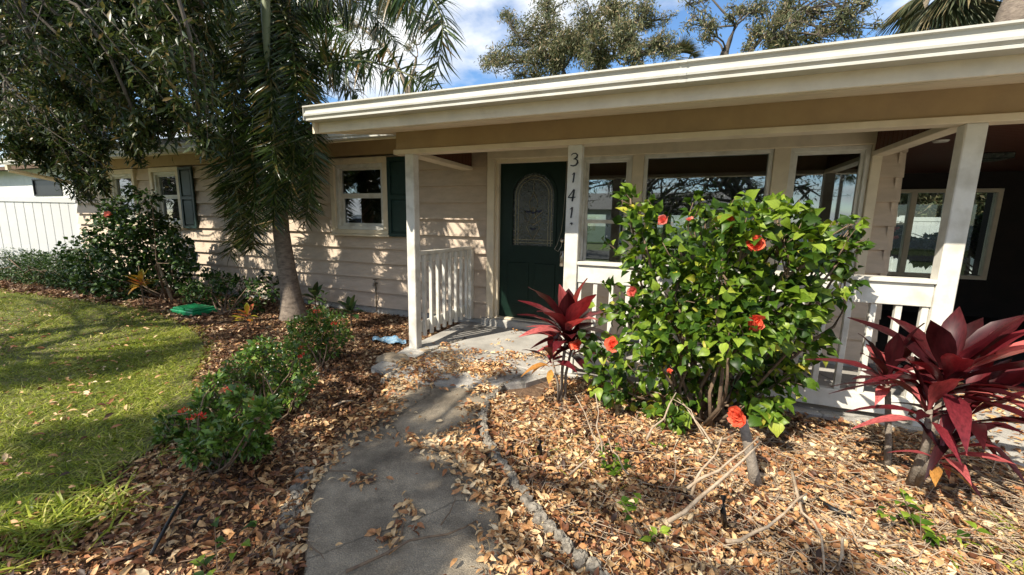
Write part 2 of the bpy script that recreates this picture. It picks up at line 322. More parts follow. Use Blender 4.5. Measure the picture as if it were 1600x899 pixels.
a = np.array([[-2.66, 3.0], [-2.2, 2.85], [-1.6, 2.95], [-1.15, 3.25], [-.95, 3.6], [-2.72, 3.6]])
sb.poly([(x, y, -.004) for x, y in a] + [(x, y, -.12) for x, y in a], [(0, 1, 2, 3, 4, 5)] + [(i, i + 6, (i + 1) % 6 + 6, (i + 1) % 6) for i in range(6)])
sb.build('porch_apron', slabm)['kind'] = 'structure'
sb = MB(); sb.bbox(1.96, 7.5, 3.30, 11.5, -.16, -.006, .012); sb.box(2.1, 7.5, -2.0, 3.29, -.2, -.028)
sb.build('carport_floor', slabm)['kind'] = 'structure'
# the street and the far side of it, behind the camera, seen in the window reflections
sb = MB(); sb.box(-80, 80, -14, -8, -.125, -.09); sb.build('street', asph)['kind'] = 'structure'
# ================================================================== HOUSE
D = 5.05
house = thing('house', 'long low beige house with white trim, green front door and deep porch gutter', 'house', (-2, 5.3, 0))
W1 = (-5.085, -3.99, 1.195, 2.325); W2 = (-9.75, -8.83, 1.205, 2.345); W3 = (-11.25, -10.27, 1.205, 2.345)
DR = (-2.375, -1.15, 0.0, 2.32); PW = (-1.15, 1.745, .80, 2.33)
OPN = [W1, W2, W3, DR, PW]
def minus(x0, x1, z0, z1, ops):
    zs = sorted({z0, z1} | {z for o in ops for z in o[2:4] if z0 < z < z1}); out = []
    for a, b in zip(zs, zs[1:]):
        iv = [(x0, x1)]
        for o in ops:
            if o[2] < b - 1e-6 and o[3] > a + 1e-6:
                nv = []
                for p, q in iv:
                    if o[0] > p: nv.append((p, min(q, o[0])))
                    if o[1] < q: nv.append((max(p, o[1]), q))
                iv = [(p, q) for p, q in nv if q - p > .01]
        out += [(p, q, a, b) for p, q in iv]
    return out
inner = [(o[0] + .05, o[1] - .05, o[2] + .05, o[3] - .05) for o in OPN]
wb = MB()
for p, q, a, b in minus(-12.72, 1.88, -.1, 2.62, inner): wb.box(p, q, 5.068, 5.16, a, b)
wb.build('wall', darkint, house)
fb = MB(); fb.box(-12.70, -2.38, 5.045, 5.067, -.12, .062); fb.box(-1.14, 1.88, 5.045, 5.067, -.12, .062)
fb.build('foundation', slabm, house)
shared_boards = 0
rng = random.Random(3)
for k in range(11):
    zb = .066 + .228 * k; zt = zb + .228
    if zb > 2.32: break
    for (sx0, sx1) in ((-12.70, -2.76), (-2.76, 1.90)):
        for p, q, a, b in minus(sx0, sx1, zb, min(zt, 2.36), OPN):
            js = [p]; x = p + rng.uniform(1.2, 3.2)
            while x < q - .8: js.append(x); x += 3.66
            js.append(q)
            for u, v in zip(js, js[1:]):
                f0 = 5.000 + .054 * (a - zb) / .228; f1 = 5.000 + .054 * (b - zb) / .228; u2 = u + (.0015 if u != p else 0)
                mb = MB(); j = rng.uniform(-.0015, .0015)
                mb.extr([(f0 + j, a + .002), (f1 + j, b + .004), (5.066, b + .004), (5.066, a + .002)], u2, v - .0015)
                mb.build('siding_board', siding, house)
    # return of the side wall at the carport
    sbm = MB(); sbm.poly([(1.93, 5.03, zb), (1.90, 5.03, zt), (1.88, 5.03, zt), (1.88, 5.03, zb), (1.93, 9.0, zb), (1.90, 9.0, zt), (1.88, 9.0, zt), (1.88, 9.0, zb)],
                         [(0, 1, 2, 3), (7, 6, 5, 4), (0, 4, 5, 1), (1, 5, 6, 2), (3, 7, 4, 0)])
    sbm.build('siding_board', siding, house)
    e = MB(); e.extr([(5.02, zb), (5.045, zt), (5.066, zt), (5.066, zb)], 1.90, 1.935 if k % 1 == 0 else 1.92); e.build('siding_board', siding, house)
fz = MB(); fz.bbox(-12.72, -2.8, 4.99, 5.067, 2.362, 2.60); fz.build('frieze_board', tan, house)
def ring(mb, x0, x1, z0, z1, wd, y0, y1, b=.004, bot=None):
    bt = bot or wd
    mb.bbox(x0, x1, y0, y1, z1 - wd, z1, b); mb.bbox(x0, x1, y0, y1, z0, z0 + bt, b)
    mb.bbox(x0, x0 + wd, y0 + .001, y1, z0 + bt, z1 - wd, b); mb.bbox(x1 - wd, x1, y0 + .001, y1, z0 + bt, z1 - wd, b)
def pane(x0, x1, z0, z1, y, par):
    MB().box(x0, x1, y, y + .006, z0, z1).build('pane', glass, par)
def sash(x0, x1, z0, z1, y, par, wd=.045):
    mb = MB(); ring(mb, x0, x1, z0, z1, wd, y, y + .035, .003); s = mb.build('sash', white, par); return s
def dwindow(o, sp=None):
    x0, x1, z0, z1 = o; mb = MB(); ring(mb, x0, x1, z0, z1, .085, 4.972, 5.075, .005, .065)
    wn = mb.build('window', trimw, house); fm = MB(); ring(fm, x0 + .085, x1 - .085, z0 + .065, z1 - .085, .055, 5.005, 5.10, .004); fm.build('frame', white, wn)
    zm = (z0 + z1) / 2 + .02
    sash(x0 + .13, x1 - .13, zm - .01, z1 - .13, 5.045, wn, .04); pane(x0 + .165, x1 - .165, zm + .025, z1 - .165, 5.066, wn)
    sash(x0 + .135, x1 - .135, z0 + .11, zm + .012, 5.060, wn, .055); pane(x0 + .18, x1 - .18, z0 + .155, zm - .035, 5.078, wn)
    MB().bbox(x0 - .02, x1 + .02, 4.95, 5.03, z0 - .035, z0 - .002).build('sill', trimw, wn); return wn
for o in (W1, W2, W3): dwindow(o)
def shutter(x0, x1, z0, z1):
    mb = MB(); ring(mb, x0, x1, z0, z1, .055, 4.965, 5.0, .004); mb.bbox(x0 + .055, x1 - .055, 4.966, 5.0, (z0 + z1) / 2 - .03, (z0 + z1) / 2 + .03)
    s = mb.build('shutter', green_sh, house)
    for a, b in ((z0 + .07, (z0 + z1) / 2 - .045), ((z0 + z1) / 2 + .045, z1 - .07)): MB().bbox(x0 + .075, x1 - .075, 4.975, 4.998, a, b, .012).build('panel', green_sh, s)
    MB().box(x0 + .05, x1 - .05, 4.99, 5.002, z0 + .05, z1 - .05).build('backing', green_sh, s)
shutter(-3.985, -3.53, 1.17, 2.31); shutter(-8.825, -8.42, 1.19, 2.33)
# picture window: three units under one deep head casing
mb = MB(); mb.bbox(-1.15, 1.745, 4.99, 5.075, 2.20, 2.33, .006); mb.bbox(-1.15, 1.745, 4.99, 5.075, .80, .87); mb.bbox(-1.15, -1.115, 4.992, 5.075, .87, 2.20); mb.bbox(1.665, 1.745, 4.992, 5.075, .87, 2.20)
mb.bbox(-.535, -.41, 5.0, 5.075, .87, 2.20); mb.bbox(.862, 1.005, 5.0, 5.075, .87, 2.20)
pw = mb.build('picture_window', trimw, house)
for x0, x1 in ((-1.114, -.536), (-.409, .861), (1.006, 1.664)):
    fm = MB(); ring(fm, x0, x1, .871, 2.199, .04, 5.02, 5.11, .004); fm.build('frame', white, pw)
for x0, x1 in ((-1.074, -.576), (1.046, 1.624)):
    sash(x0, x1, 1.43, 2.16, 5.045, pw, .03); pane(x0 + .03, x1 - .03, 1.46, 2.13, 5.066, pw)
    sash(x0, x1, .91, 1.452, 5.060, pw, .035); pane(x0 + .035, x1 - .035, .945, 1.417, 5.078, pw)
pane(-.37, .822, .91, 2.16, 5.066, pw)
MB().bbox(-1.17, 1.77, 4.95, 5.03, .762, .799).build('sill', trimw, pw)
# rooms behind the glass
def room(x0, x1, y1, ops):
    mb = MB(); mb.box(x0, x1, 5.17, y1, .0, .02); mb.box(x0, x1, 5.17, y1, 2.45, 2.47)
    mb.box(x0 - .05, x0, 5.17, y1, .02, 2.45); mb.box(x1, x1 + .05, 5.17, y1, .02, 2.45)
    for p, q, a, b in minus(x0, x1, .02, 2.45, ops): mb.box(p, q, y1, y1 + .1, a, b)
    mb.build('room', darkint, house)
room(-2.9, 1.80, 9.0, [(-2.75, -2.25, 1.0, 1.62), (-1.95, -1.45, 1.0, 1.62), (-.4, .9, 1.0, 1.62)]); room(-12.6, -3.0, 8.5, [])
# front door
dm = MB(); ring(dm, -2.375, -1.155, -.02, 2.32, .105, 4.975, 5.08, .006, .02); ring(dm, -2.27, -1.26, -.02, 2.215, .045, 5.03, 5.13, .004, .02)
dm.build('door_frame', trimw, house)
x0, x1 = -2.225, -1.305; ax0, ax1, az0, azs = -2.045, -1.475, 1.11, 1.76; acx = (ax0 + ax1) / 2; ar = (ax1 - ax0) / 2
dv = MB()
arc = [(acx + ar * math.cos(t), azs + ar * math.sin(t)) for t in np.linspace(0, PI, 19)]
outl = [(ax0, az0)] + [(ax1, az0)] + arc                     # glass outline, counter-clockwise
def border(mb, inner_, x0, x1, z0, z1, y0, y1):
    outer = []
    for (a, b) in inner_:
        d = np.array([a - acx, b - 1.45]); s = min((x1 - acx) / abs(d[0]) if abs(d[0]) > 1e-6 else 9, ((z1 - 1.45) if d[1] > 0 else (1.45 - z0)) / abs(d[1]) if abs(d[1]) > 1e-6 else 9)
        outer.append((acx + d[0] * s, 1.45 + d[1] * s))
    n = len(inner_)
    vs = [(a, y0, b) for a, b in inner_] + [(a, y0, b) for a, b in outer] + [(a, y1, b) for a, b in inner_]
    mb.poly(vs, [(i, (i + 1) % n, n + (i + 1) % n, n + i) for i in range(n)] + [(i, 2 * n + i, 2 * n + (i + 1) % n, (i + 1) % n) for i in range(n)])
border(dv, outl, x0 - .9, x1 - .0, 1.0, 2.215, 5.09, 5.13)
dv = MB(); acx_ = acx
def rectring(mb, inner_, X0, X1, Z0, Z1, y0, y1):
    n = len(inner_); cz = 1.5; outer = []
    for (a, b) in inner_:
        dxx, dzz = a - acx, b - cz; s = 1e9
        if dxx > 1e-6: s = min(s, (X1 - acx) / dxx)
        if dxx < -1e-6: s = min(s, (X0 - acx) / dxx)
        if dzz > 1e-6: s = min(s, (Z1 - cz) / dzz)
        if dzz < -1e-6: s = min(s, (Z0 - cz) / dzz)
        outer.append((acx + dxx * s, cz + dzz * s))
    vs = [(a, y0, b) for a, b in inner_] + [(a, y0, b) for a, b in outer] + [(a, y1, b) for a, b in inner_]
    mb.poly(vs, [(i, n + i, n + (i + 1) % n, (i + 1) % n) for i in range(n)] + [(i, (i + 1) % n, 2 * n + (i + 1) % n, 2 * n + i) for i in range(n)])
zl_ = [az0 - .06, az0, azs] + [azs + ar * math.sin(t) for t in np.linspace(0, PI / 2, 12)[1:]] + [2.16]
def hw(z): return ar if z <= azs + 1e-6 else ar * math.sqrt(max(0, 1 - ((z - azs) / ar) ** 2))
dv.box(x0, x1, 5.09, 5.13, az0 - .06, az0); dv.box(x0, x1, 5.09, 5.13, azs + ar, 2.155)
for za, zb_ in zip(zl_[1:], zl_[2:-1]):
    for sg, xe in ((-1, x0), (1, x1)):
        q = [(xe, za), (xe, zb_), (acx + sg * hw(zb_), zb_), (acx + sg * hw(za), za)]
        dv.poly([(a_, 5.09, b_) for a_, b_ in q] + [(a_, 5.13, b_) for a_, b_ in q], [(0, 1, 2, 3), (4, 7, 6, 5), (2, 6, 7, 3)])
dv.box(x0, x1, 5.0905, 5.13, .115, az0 - .06); dv.box(x0, x1, 5.0903, 5.13, 2.155, 2.215)
door = dv.build('front_door', doorg, house)
def arcband(r0, r1, y0, y1, zb=None):
    zb = az0 if zb is None else zb
    A = [(acx + r0, zb)] + [(acx + r0 * math.cos(t), azs + r0 * math.sin(t)) for t in np.linspace(0, PI, 19)] + [(acx - r0, zb)]
    B = [(acx + r1, zb)] + [(acx + r1 * math.cos(t), azs + r1 * math.sin(t)) for t in np.linspace(0, PI, 19)] + [(acx - r1, zb)]
    n = len(A); vs = [(a, y0, b) for a, b in A] + [(a, y0, b) for a, b in B] + [(a, y1, b) for a, b in A] + [(a, y1, b) for a, b in B]
    return vs, [(i, i + 1, n + i + 1, n + i) for i in range(n - 1)] + [(i, i + 2 * n, i + 2 * n + 1, i + 1) for i in range(n - 1)] + [(n + i, n + i + 1, i + 3 * n + 1, i + 3 * n) for i in range(n - 1)]
mb = MB(); mb.poly(*arcband(ar + .035, ar - .005, 5.075, 5.1, az0 - .035)); mb.box(acx - ar - .035, acx + ar + .035, 5.076, 5.1, az0 - .036, az0); mb.build('glass_moulding', doorg, door)
mb = MB(); vs = [(a, 5.105, b) for a, b in outl]; mb.poly(vs + [(a, 5.11, b) for a, b in outl], [tuple(range(len(vs))), tuple(range(len(vs), 2 * len(vs)))[::-1]])
frost = mat('leaded_glass', (.035, .036, .028), .10, (.012, .015, .013), 14, .6, 45, spec=.8); mb.build('glass', frost, door)
mb = MB(); mb.poly(*arcband(ar - .035, ar - .043, 5.098, 5.106)); mb.poly(*arcband(ar - .075, ar - .083, 5.098, 5.106)); mb.box(ax0, ax1, 5.098, 5.106, az0 + .035, az0 + .042); mb.box(ax0, ax1, 5.098, 5.106, az0 + .075, az0 + .082)
for s_ in (-1, 1):
    mb.tube([(acx + s_ * .005, 5.1, 1.19), (acx + s_ * .09, 5.1, 1.35), (acx + s_ * .03, 5.1, 1.5), (acx + s_ * .01, 5.1, 1.62)], .004, 4)
    mb.tube([(acx, 5.1, 1.80), (acx + s_ * .055, 5.1, 1.68), (acx + s_ * .045, 5.1, 1.6), (acx, 5.1, 1.53)], .004, 4)
    mb.tube([(acx + s_ * .01, 5.1, 1.46), (acx + s_ * .13, 5.1, 1.56), (acx + s_ * .10, 5.1, 1.44), (acx, 5.1, 1.38)], .004, 4)
mb.tube([(acx, 5.1, 1.8), (acx, 5.1, 1.97)], .004, 4)
for zz in (1.3, 1.5, 1.7):
    for s_ in (-1, 1): mb.box(acx + s_ * (ar - .021) - .022, acx + s_ * (ar - .021) + .022, 5.099, 5.105, zz, zz + .006)
mb.build('lead_came', mat('dull_brass_came', (.24, .21, .14), .4, metal=.8), door)
blueg = mat('dark_blue_glass', (.01, .015, .06), .1)
mb = MB()
for dx_, dz_ in ((-.07, 1.545), (0, 1.535), (.07, 1.55), (.0, 1.32)): mb.tube([(acx + dx_ - .045, 5.102, dz_ + .02), (acx + dx_, 5.098, dz_), (acx + dx_ + .045, 5.102, dz_ + .02)], [.004, .014, .004], 6)
mb.build('glass_inlay', blueg, door, True)
for a, b in ((x0 + .13, acx - .04), (acx + .04, x1 - .13)):
    MB().bbox(a, b, 5.078, 5.092, .30, .88, .018).build('door_panel', doorg, door)
mb = MB(); mb.tube([(-1.352, 5.09, 1.194), (-1.352, 5.055, 1.194)], [.032, .026], 14); mb.build('deadbolt', brass, door, True)
mb = MB(); mb.bbox(-1.378, -1.328, 5.078, 5.09, .86, 1.06, .012); mb.tube([(-1.353, 5.08, .91), (-1.353, 5.02, .93), (-1.353, 5.015, 1.0), (-1.353, 5.08, 1.03)], .009, 8); mb.build('door_handle', brass, door, True)
mb = MB(); mb.tube([(-1.33, 5.08, 2.2), (-1.335, 5.082, 1.9), (-1.35, 5.08, 1.5), (-1.37, 5.075, 1.3), (-1.42, 5.07, 1.13), (-1.45, 5.07, 1.08), (-1.40, 5.07, 1.05), (-1.36, 5.07, 1.12), (-1.352, 5.06, 1.17)], .0035, 5); mb.build('cord', brass, door)
MB().bbox(-2.43, -1.12, 4.93, 5.12, -.01, .10, .012).build('door_step', slabm, house)
MB().bbox(-2.27, -1.26, 5.0, 5.12, .101, .118, .004).build('threshold', trimw, house)
# roof, soffits, fascias, gutters
def zr(y): return 2.59 - .2 * (5.05 - y)
def slab(mb, x0, x1, y0, y1, dz0, dz1, ridge=False):
    f = (lambda y: zr(y)) if not ridge else (lambda y: zr(9.2) - .2 * (y - 9.2))
    mb.poly([(x0, y0, f(y0) + dz0), (x1, y0, f(y0) + dz0), (x1, y1, f(y1) + dz0), (x0, y1, f(y1) + dz0), (x0, y0, f(y0) + dz1), (x1, y0, f(y0) + dz1), (x1, y1, f(y1) + dz1), (x0, y1, f(y1) + dz1)],
            [(0, 3, 2, 1), (4, 5, 6, 7), (0, 1, 5, 4), (1, 2, 6, 5), (2, 3, 7, 6), (3, 0, 4, 7)])
mb = MB(); slab(mb, -3.05, 8, 2.90, 4.19, .10, .205); slab(mb, -13.2, 8, 4.19, 9.2, .10, .215); slab(mb, -13.2, 8, 9.2, 11.6, .10, .215, True); mb.build('roof', roofm, house)
mb = MB(); slab(mb, -3.02, 8, 2.907, 3.66, .0, .02); slab(mb, -3.02, -2.75, 3.66, 5.06, .0, .02); slab(mb, -13.1, -3.02, 4.255, 5.06, .0, .02); mb.build('soffit', trimw, house)
MB().bbox(-3.05, 8, 2.883, 2.905, 2.165, 2.37).build('fascia', trimw, house)
MB().bbox(-13.2, -3.05, 4.225, 4.25, 2.39, 2.62).build('fascia', trimw, house)
mb = MB(); mb.poly([(-3.075, 2.845, 2.155), (-3.075, 2.845, 2.37), (-3.075, 4.4, zr(4.4) + .21), (-3.075, 4.4, zr(4.4) - .01), (-3.051, 2.845, 2.155), (-3.051, 2.845, 2.37), (-3.051, 4.4, zr(4.4) + .21), (-3.051, 4.4, zr(4.4) - .01)],
                   [(0, 1, 2, 3), (7, 6, 5, 4), (0, 3, 7, 4), (1, 5, 6, 2), (0, 4, 5, 1), (3, 2, 6, 7)]); mb.build('rake_board', trimw, house)
def gutter(x0, x1, yb, z0):
    pr = [(-.122, .122), (-.122, .110), (-.108, .106), (-.100, .085), (-.101, .074), (-.114, .050), (-.112, .036), (-.094, .020), (-.099, .014), (-.099, .0), (0, 0), (0, .118), (-.006, .118), (-.006, .012), (-.085, .010), (-.098, .04), (-.092, .08), (-.106, .112), (-.112, .122)]
    pr = [(yb + a * 1.0, z0 + b * .95) for a, b in pr]; n = len(pr)
    mb = MB(); cuts = [x0]
    while cuts[-1] + 3.05 < x1: cuts.append(cuts[-1] + 3.05)
    cuts.append(x1)
    mb.extr(pr, x0, x1); mb.box(x0 - .003, x0 + .002, yb - .115, yb, z0 + .001, z0 + .11)
    g = mb.build('gutter', gutw, house)
    po = [(yb + (a - yb) * 1.0 - .003, z0 + (b - z0) * 1.0 - .002) for a, b in pr[:11]]
    for cx_ in cuts[1:-1]: MB().extr(po + [(yb, z0 + .10)], cx_ - .02, cx_ + .02).build('gutter_seam', gutw, g)
    return g
gutter(-3.09, 8, 2.882, 2.252); gutter(-13.15, -3.08, 4.222, 2.405)
mb = MB()
for p_, q_ in (((-12.95, 4.16, 2.42), (-12.95, 4.16, 2.30)), ((-12.95, 4.16, 2.30), (-12.80, 5.14, 2.10)), ((-12.80, 5.14, 2.10), (-12.80, 5.14, .05))):
    mb.tube([p_, q_], .045, 4)
mb.build('downspout', trimw, house)
mb = MB(); mb.bbox(-2.80, 8, 3.655, 3.735, 2.137, 2.345); mb.build('porch_beam', tan, house)
mb = MB(); mb.bbox(-2.74, -2.62, 3.736, 5.0, 2.138, 2.344)
for i in range(15): mb.bbox(-2.618, -2.608, 3.74 + i * .084, 3.82 + i * .084, 2.14, 2.343, .003)
mb.build('side_beam', redwood, house)
mb = MB(); mb.bbox(1.69, 1.76, 3.736, 5.0, 2.138, 2.344)
for i in range(15): mb.bbox(1.678, 1.688, 3.74 + i * .084, 3.82 + i * .084, 2.14, 2.343, .003)
mb.build('side_beam', redwood, house)
mb = MB(); mb.bbox(-2.82, 8, 3.63, 3.76, 2.088, 2.135); mb.bbox(-2.76, -2.60, 3.761, 5.01, 2.089, 2.134); mb.bbox(1.66, 1.78, 3.761, 5.01, 2.089, 2.134)
mb.build('beam_trim', trimw, house)
mb = MB(); y = 3.736
while y < 10.4: mb.bbox(-2.75, 8, y, y + .083, 2.347, 2.36, .003); y += .086
o = mb.build('porch_ceiling', redwood, house); o['kind'] = 'stuff'
# posts
def post(x0, x1, z0=-.1, y0=3.65, w_=.10):
    mb = MB(); mb.bbox(x0, x1, y0, y0 + w_, z0, 2.089, .006); return mb.build('porch_post', white, house)
post(-2.69, -2.585, -.02); pc = post(-.95, -.825, -.02); pr_ = post(1.68, 1.79)
MB().bbox(1.64, 1.83, 3.60, 3.80, -.15, -.02, .01).build('post_base', white, house)
def stroke(mb, pts, wd, x, z, s, y=3.642):
    pts = [np.array(p, float) for p in pts]
    L_, R_ = [], []
    for i, p in enumerate(pts):
        d = pts[min(i + 1, len(pts) - 1)] - pts[max(i - 1, 0)]; d /= np.linalg.norm(d); n_ = np.array([-d[1], d[0]])
        w_ = wd[i] if hasattr(wd, '__len__') else wd; L_.append(p + n_ * w_); R_.append(p - n_ * w_)
    q = len(pts); P2 = L_ + R_; vs = [(x + s * a, y, z + s * b) for a, b in P2] + [(x + s * a, 3.6502, z + s * b) for a, b in P2]
    fs = []
    for i in range(q - 1): fs += [(i, i + 1, q + i + 1, q + i), (i, 2 * q + i, 2 * q + i + 1, i + 1), (q + i, q + i + 1, 3 * q + i + 1, 3 * q + i)]
    mb.poly(vs, fs)
def digit(ch, px, py0, py1):
    a = at(px, (py0 + py1) / 2, 3.645); s = abs(at(px, py0, 3.645)[2] - at(px, py1, 3.645)[2]) * 1.0; x, z = a[0], a[2] - s / 2; mb = MB()
    if ch == '3':
        stroke(mb, [(-.26, .84), (-.1, .97), (.12, .98), (.26, .84), (.22, .66), (.05, .55), (-.06, .53)], [.02, .03, .04, .06, .07, .05, .02], x, z, s)
        stroke(mb, [(-.06, .54), (.12, .53), (.28, .42), (.30, .24), (.16, .06), (-.06, .0), (-.28, .06)], [.02, .04, .06, .08, .06, .05, .04], x, z, s)
    if ch == '1':
        stroke(mb, [(-.14, .80), (.02, .92), (.08, 1.0)], [.02, .04, .05], x, z, s); stroke(mb, [(.08, 1.0), (.05, .5), (-.02, .0)], [.07, .065, .06], x, z, s); 
    if ch == '4':
        stroke(mb, [(.16, 1.0), (-.06, .66), (-.32, .32)], [.04, .035, .03], x, z, s); stroke(mb, [(-.34, .31), (0, .30), (.34, .34)], [.04, .05, .03], x, z, s); stroke(mb, [(.20, .98), (.12, .5), (.05, -.02)], [.06, .07, .06], x, z, s)
    if ch == '.':
        stroke(mb, [(-.4, .7), (.1, .85), (.45, .75)], [.1, .2, .1], x, z, s); stroke(mb, [(.3, .8), (.05, .2)], [.12, .08], x, z, s)
    mb.build('house_number', black, pc)
digit('3', 897.0, 239.5, 259.5); digit('1', 895.8, 270, 285.5); digit('4', 893.5, 296, 314.5); digit('1', 892.5, 324, 341); digit('.', 892.5, 348, 353)
# ---------------------------------------------------------- railings
def railing_front():
    t = thing('porch_railing', 'long white front railing with wide cap board, behind the big hibiscus', 'railing', (.4, 3.7, 0))
    MB().bbox(-.824, 1.679, 3.645, 3.775, 1.035, 1.066).build('cap_board', white, t)
    MB().bbox(-.824, 1.679, 3.668, 3.735, .872, 1.034).build('top_rail', white, t)
    MB().bbox(-.824, 1.679, 3.668, 3.735, .045, .186).build('bottom_rail', white, t)
    me = MB().bbox(-.019, .019, -.019, .019, .0, .684, .003).mesh('baluster'); me.materials.append(white)
    for i in range(18):
        o = bpy.data.objects.new('baluster', me); col.objects.link(o); o.parent = t; o.location = (-.800 + i * .1445 - .4, 0.0, .187)
railing_front()
def railing_side():
    t = thing('side_railing', 'short white side railing running from the left post back to the wall', 'railing', (-2.63, 4.4, 0))
    MB().bbox(-2.665, -2.595, 3.751, 5.0, 1.035, 1.075).build('cap_board', white, t)
    MB().bbox(-2.65, -2.625, 3.751, 4.94, .95, 1.034).build('top_rail', white, t)
    MB().bbox(-2.65, -2.625, 3.751, 4.94, .15, .275).build('bottom_rail', white, t)
    MB().bbox(-2.665, -2.585, 4.94, 5.022, .06, 1.034).build('end_post', white, t)
    me = MB().bbox(-.019, .019, -.019, .019, .0, .925, .003).mesh('baluster'); me.materials.append(white)
    for i in range(8):
        o = bpy.data.objects.new('baluster', me); col.objects.link(o); o.parent = t; o.location = (.025, 3.84 + i * .143 - 4.4, .105)
railing_side()
# ---------------------------------------------------------- carport
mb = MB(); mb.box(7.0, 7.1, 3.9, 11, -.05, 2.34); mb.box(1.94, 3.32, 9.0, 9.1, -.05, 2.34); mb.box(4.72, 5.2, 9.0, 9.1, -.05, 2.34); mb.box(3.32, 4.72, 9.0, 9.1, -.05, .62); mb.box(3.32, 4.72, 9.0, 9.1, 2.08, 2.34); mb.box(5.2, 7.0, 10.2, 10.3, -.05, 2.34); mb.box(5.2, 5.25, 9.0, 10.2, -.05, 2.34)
mb.box(2.3, 7.0, 4.9, 9.0, -.003, .006); mb.build('carport_wall', dark2, house)  # thin dark sheet over the slab stands in for shade on the floor
mb = MB(); ring(mb, 3.32, 4.72, .62, 2.08, .06, 8.96, 9.08, .004); mb.bbox(3.60, 3.68, 8.97, 9.08, .68, 2.02); cw = mb.build('carport_window', trimw, house)
for a, b in ((3.38, 3.60), (3.68, 4.66)): MB().box(a, b, 9.02, 9.026, .68, 2.02).build('pane', glassclear, cw)
mb = MB(); mb.bbox(5.50, 5.72, 9.9, 10.12, -.05, 2.3, .01); mb.build('carport_post', trimw, house)
mb = MB(); c = gnd(1470, 221, 2.34); mb.tube([(c[0], c[1], 2.346), (c[0], c[1], 2.33)], [.07, .055], 14); mb.build('ceiling_lamp', white, house)
mb = MB(); c = gnd(1545, 243, 2.33); mb.bbox(c[0] - .16, c[0] + .16, c[1] - .16, c[1] + .16, 2.27, 2.345, .01); mb.build('ceiling_lamp', frost, house)
mb = MB(); mb.tube([(-4.28, 5.0, .0), (-4.28, 5.0, .46)], .012, 8); mb.tube([(-4.28, 5.03, .44), (-4.28, 4.96, .44), (-4.28, 4.945, .40)], .016, 8); mb.tube([(-4.31, 4.985, .50), (-4.25, 4.985, .50)], .01, 6); mb.tube([(-4.28, 4.985, .45), (-4.28, 4.985, .5)], .008, 6)
mb.build('outdoor_spigot', mat('aged_brass_pipe', (.2, .17, .13), .5, metal=.6)); bpy.context.scene.objects['outdoor_spigot']['label'] = 'thin upright water pipe with spigot at the foot of the siding'; bpy.context.scene.objects['outdoor_spigot']['category'] = 'spigot'
# ---------------------------------------------------------- fences, neighbour
def vinyl_fence(name, label, along, p0, n, pitch, fixed, ztop, gap=.004, group=None, posts=1.8):
    base = (fixed, p0, 0) if along == 'y' else (p0, fixed, 0)
    t = thing(name, label, 'fence', base, group)
    def bx(a0, a1, c0, c1, z0, z1, nm):
        mb = MB(); (mb.bbox(c0, c1, a0, a1, z0, z1, .004) if along == 'y' else mb.bbox(a0, a1, c0, c1, z0, z1, .004)); return mb.build(nm, vinyl, t)
    me = MB().bbox(*((-.02, .02, 0, pitch - gap) if along == 'y' else (0, pitch - gap, -.02, .02)), -.05, ztop - .12, .006).mesh('board'); me.materials.append(vinyl)
    for i in range(n):
        o = bpy.data.objects.new('fence_board', me); col.objects.link(o); o.parent = t; o.location = (0, i * pitch, 0) if along == 'y' else (i * pitch, 0, 0)
    bx(p0, p0 + n * pitch, fixed - .035, fixed + .035, ztop - .12, ztop, 'top_rail')
    k = p0
    while k <= p0 + n * pitch + .01: bx(k - .065, k + .065, fixed - .066, fixed + .066, -.1, ztop + .04, 'fence_post'); k += posts
    return t
fo = vinyl_fence('vinyl_fence', 'white vinyl privacy fence left of the house corner', 'x', -17.38, 30, .178, 2.55, 1.80, posts=2.62); fo.rotation_euler.z = math.radians(30)
vinyl_fence('vinyl_fence', 'sunlit white vinyl fence seen through the carport window', 'x', 2.5, 52, .152, 15.5, 1.78)
nh = thing('neighbour_house', 'white stucco neighbouring house with a dark window, beyond the left fence', 'house', (-22, 8, 0))
stucco = mat('white_stucco', (.72, .72, .70), .8, (.62, .62, .60), 3, .2, 30)
YN = 8.0
a0, a1 = at(50, 276, YN), at(99, 306, YN); wx0, wx1, wz1, wz0 = a0[0], a1[0], a0[2] - .1, a1[2]
mb = MB()
for p_, q_, a_, b_ in minus(-34, -15.5, -.1, 3.1, [(wx0, wx1, wz0, wz1)]): mb.box(p_, q_, YN, YN + .2, a_, b_)
mb.box(-15.7, -15.5, YN + .2, YN + 8, -.1, 3.1); mb.build('wall', stucco, nh)
MB().box(wx0 - .3, wx1 + .3, YN + .9, YN + 1.0, wz0 - .4, wz1 + .4).build('room', darkint, nh)
mb = MB(); ring(mb, wx0, wx1, wz0, wz1, .05, YN - .03, YN + .05); wn = mb.build('window', black, nh); MB().box(wx0 + .05, wx1 - .05, YN + .01, YN + .02, wz0 + .05, wz1 - .05).build('pane', black, wn)
ez = at(60, 262, YN - .5)[2]
mb = MB(); mb.poly([(-34.5, YN - .5, ez), (-15, YN - .5, ez), (-15, YN + 6, ez + 1.2), (-34.5, YN + 6, ez + 1.2), (-34.5, YN - .5, ez + .12), (-15, YN - .5, ez + .12), (-15, YN + 6, ez + 1.32), (-34.5, YN + 6, ez + 1.32)],
                   [(0, 3, 2, 1), (4, 5, 6, 7), (0, 1, 5, 4), (1, 2, 6, 5), (3, 7, 6, 2), (0, 4, 7, 3)]); mb.build('roof', mat('brown_roof_edge', (.12, .07, .045), .8), nh)
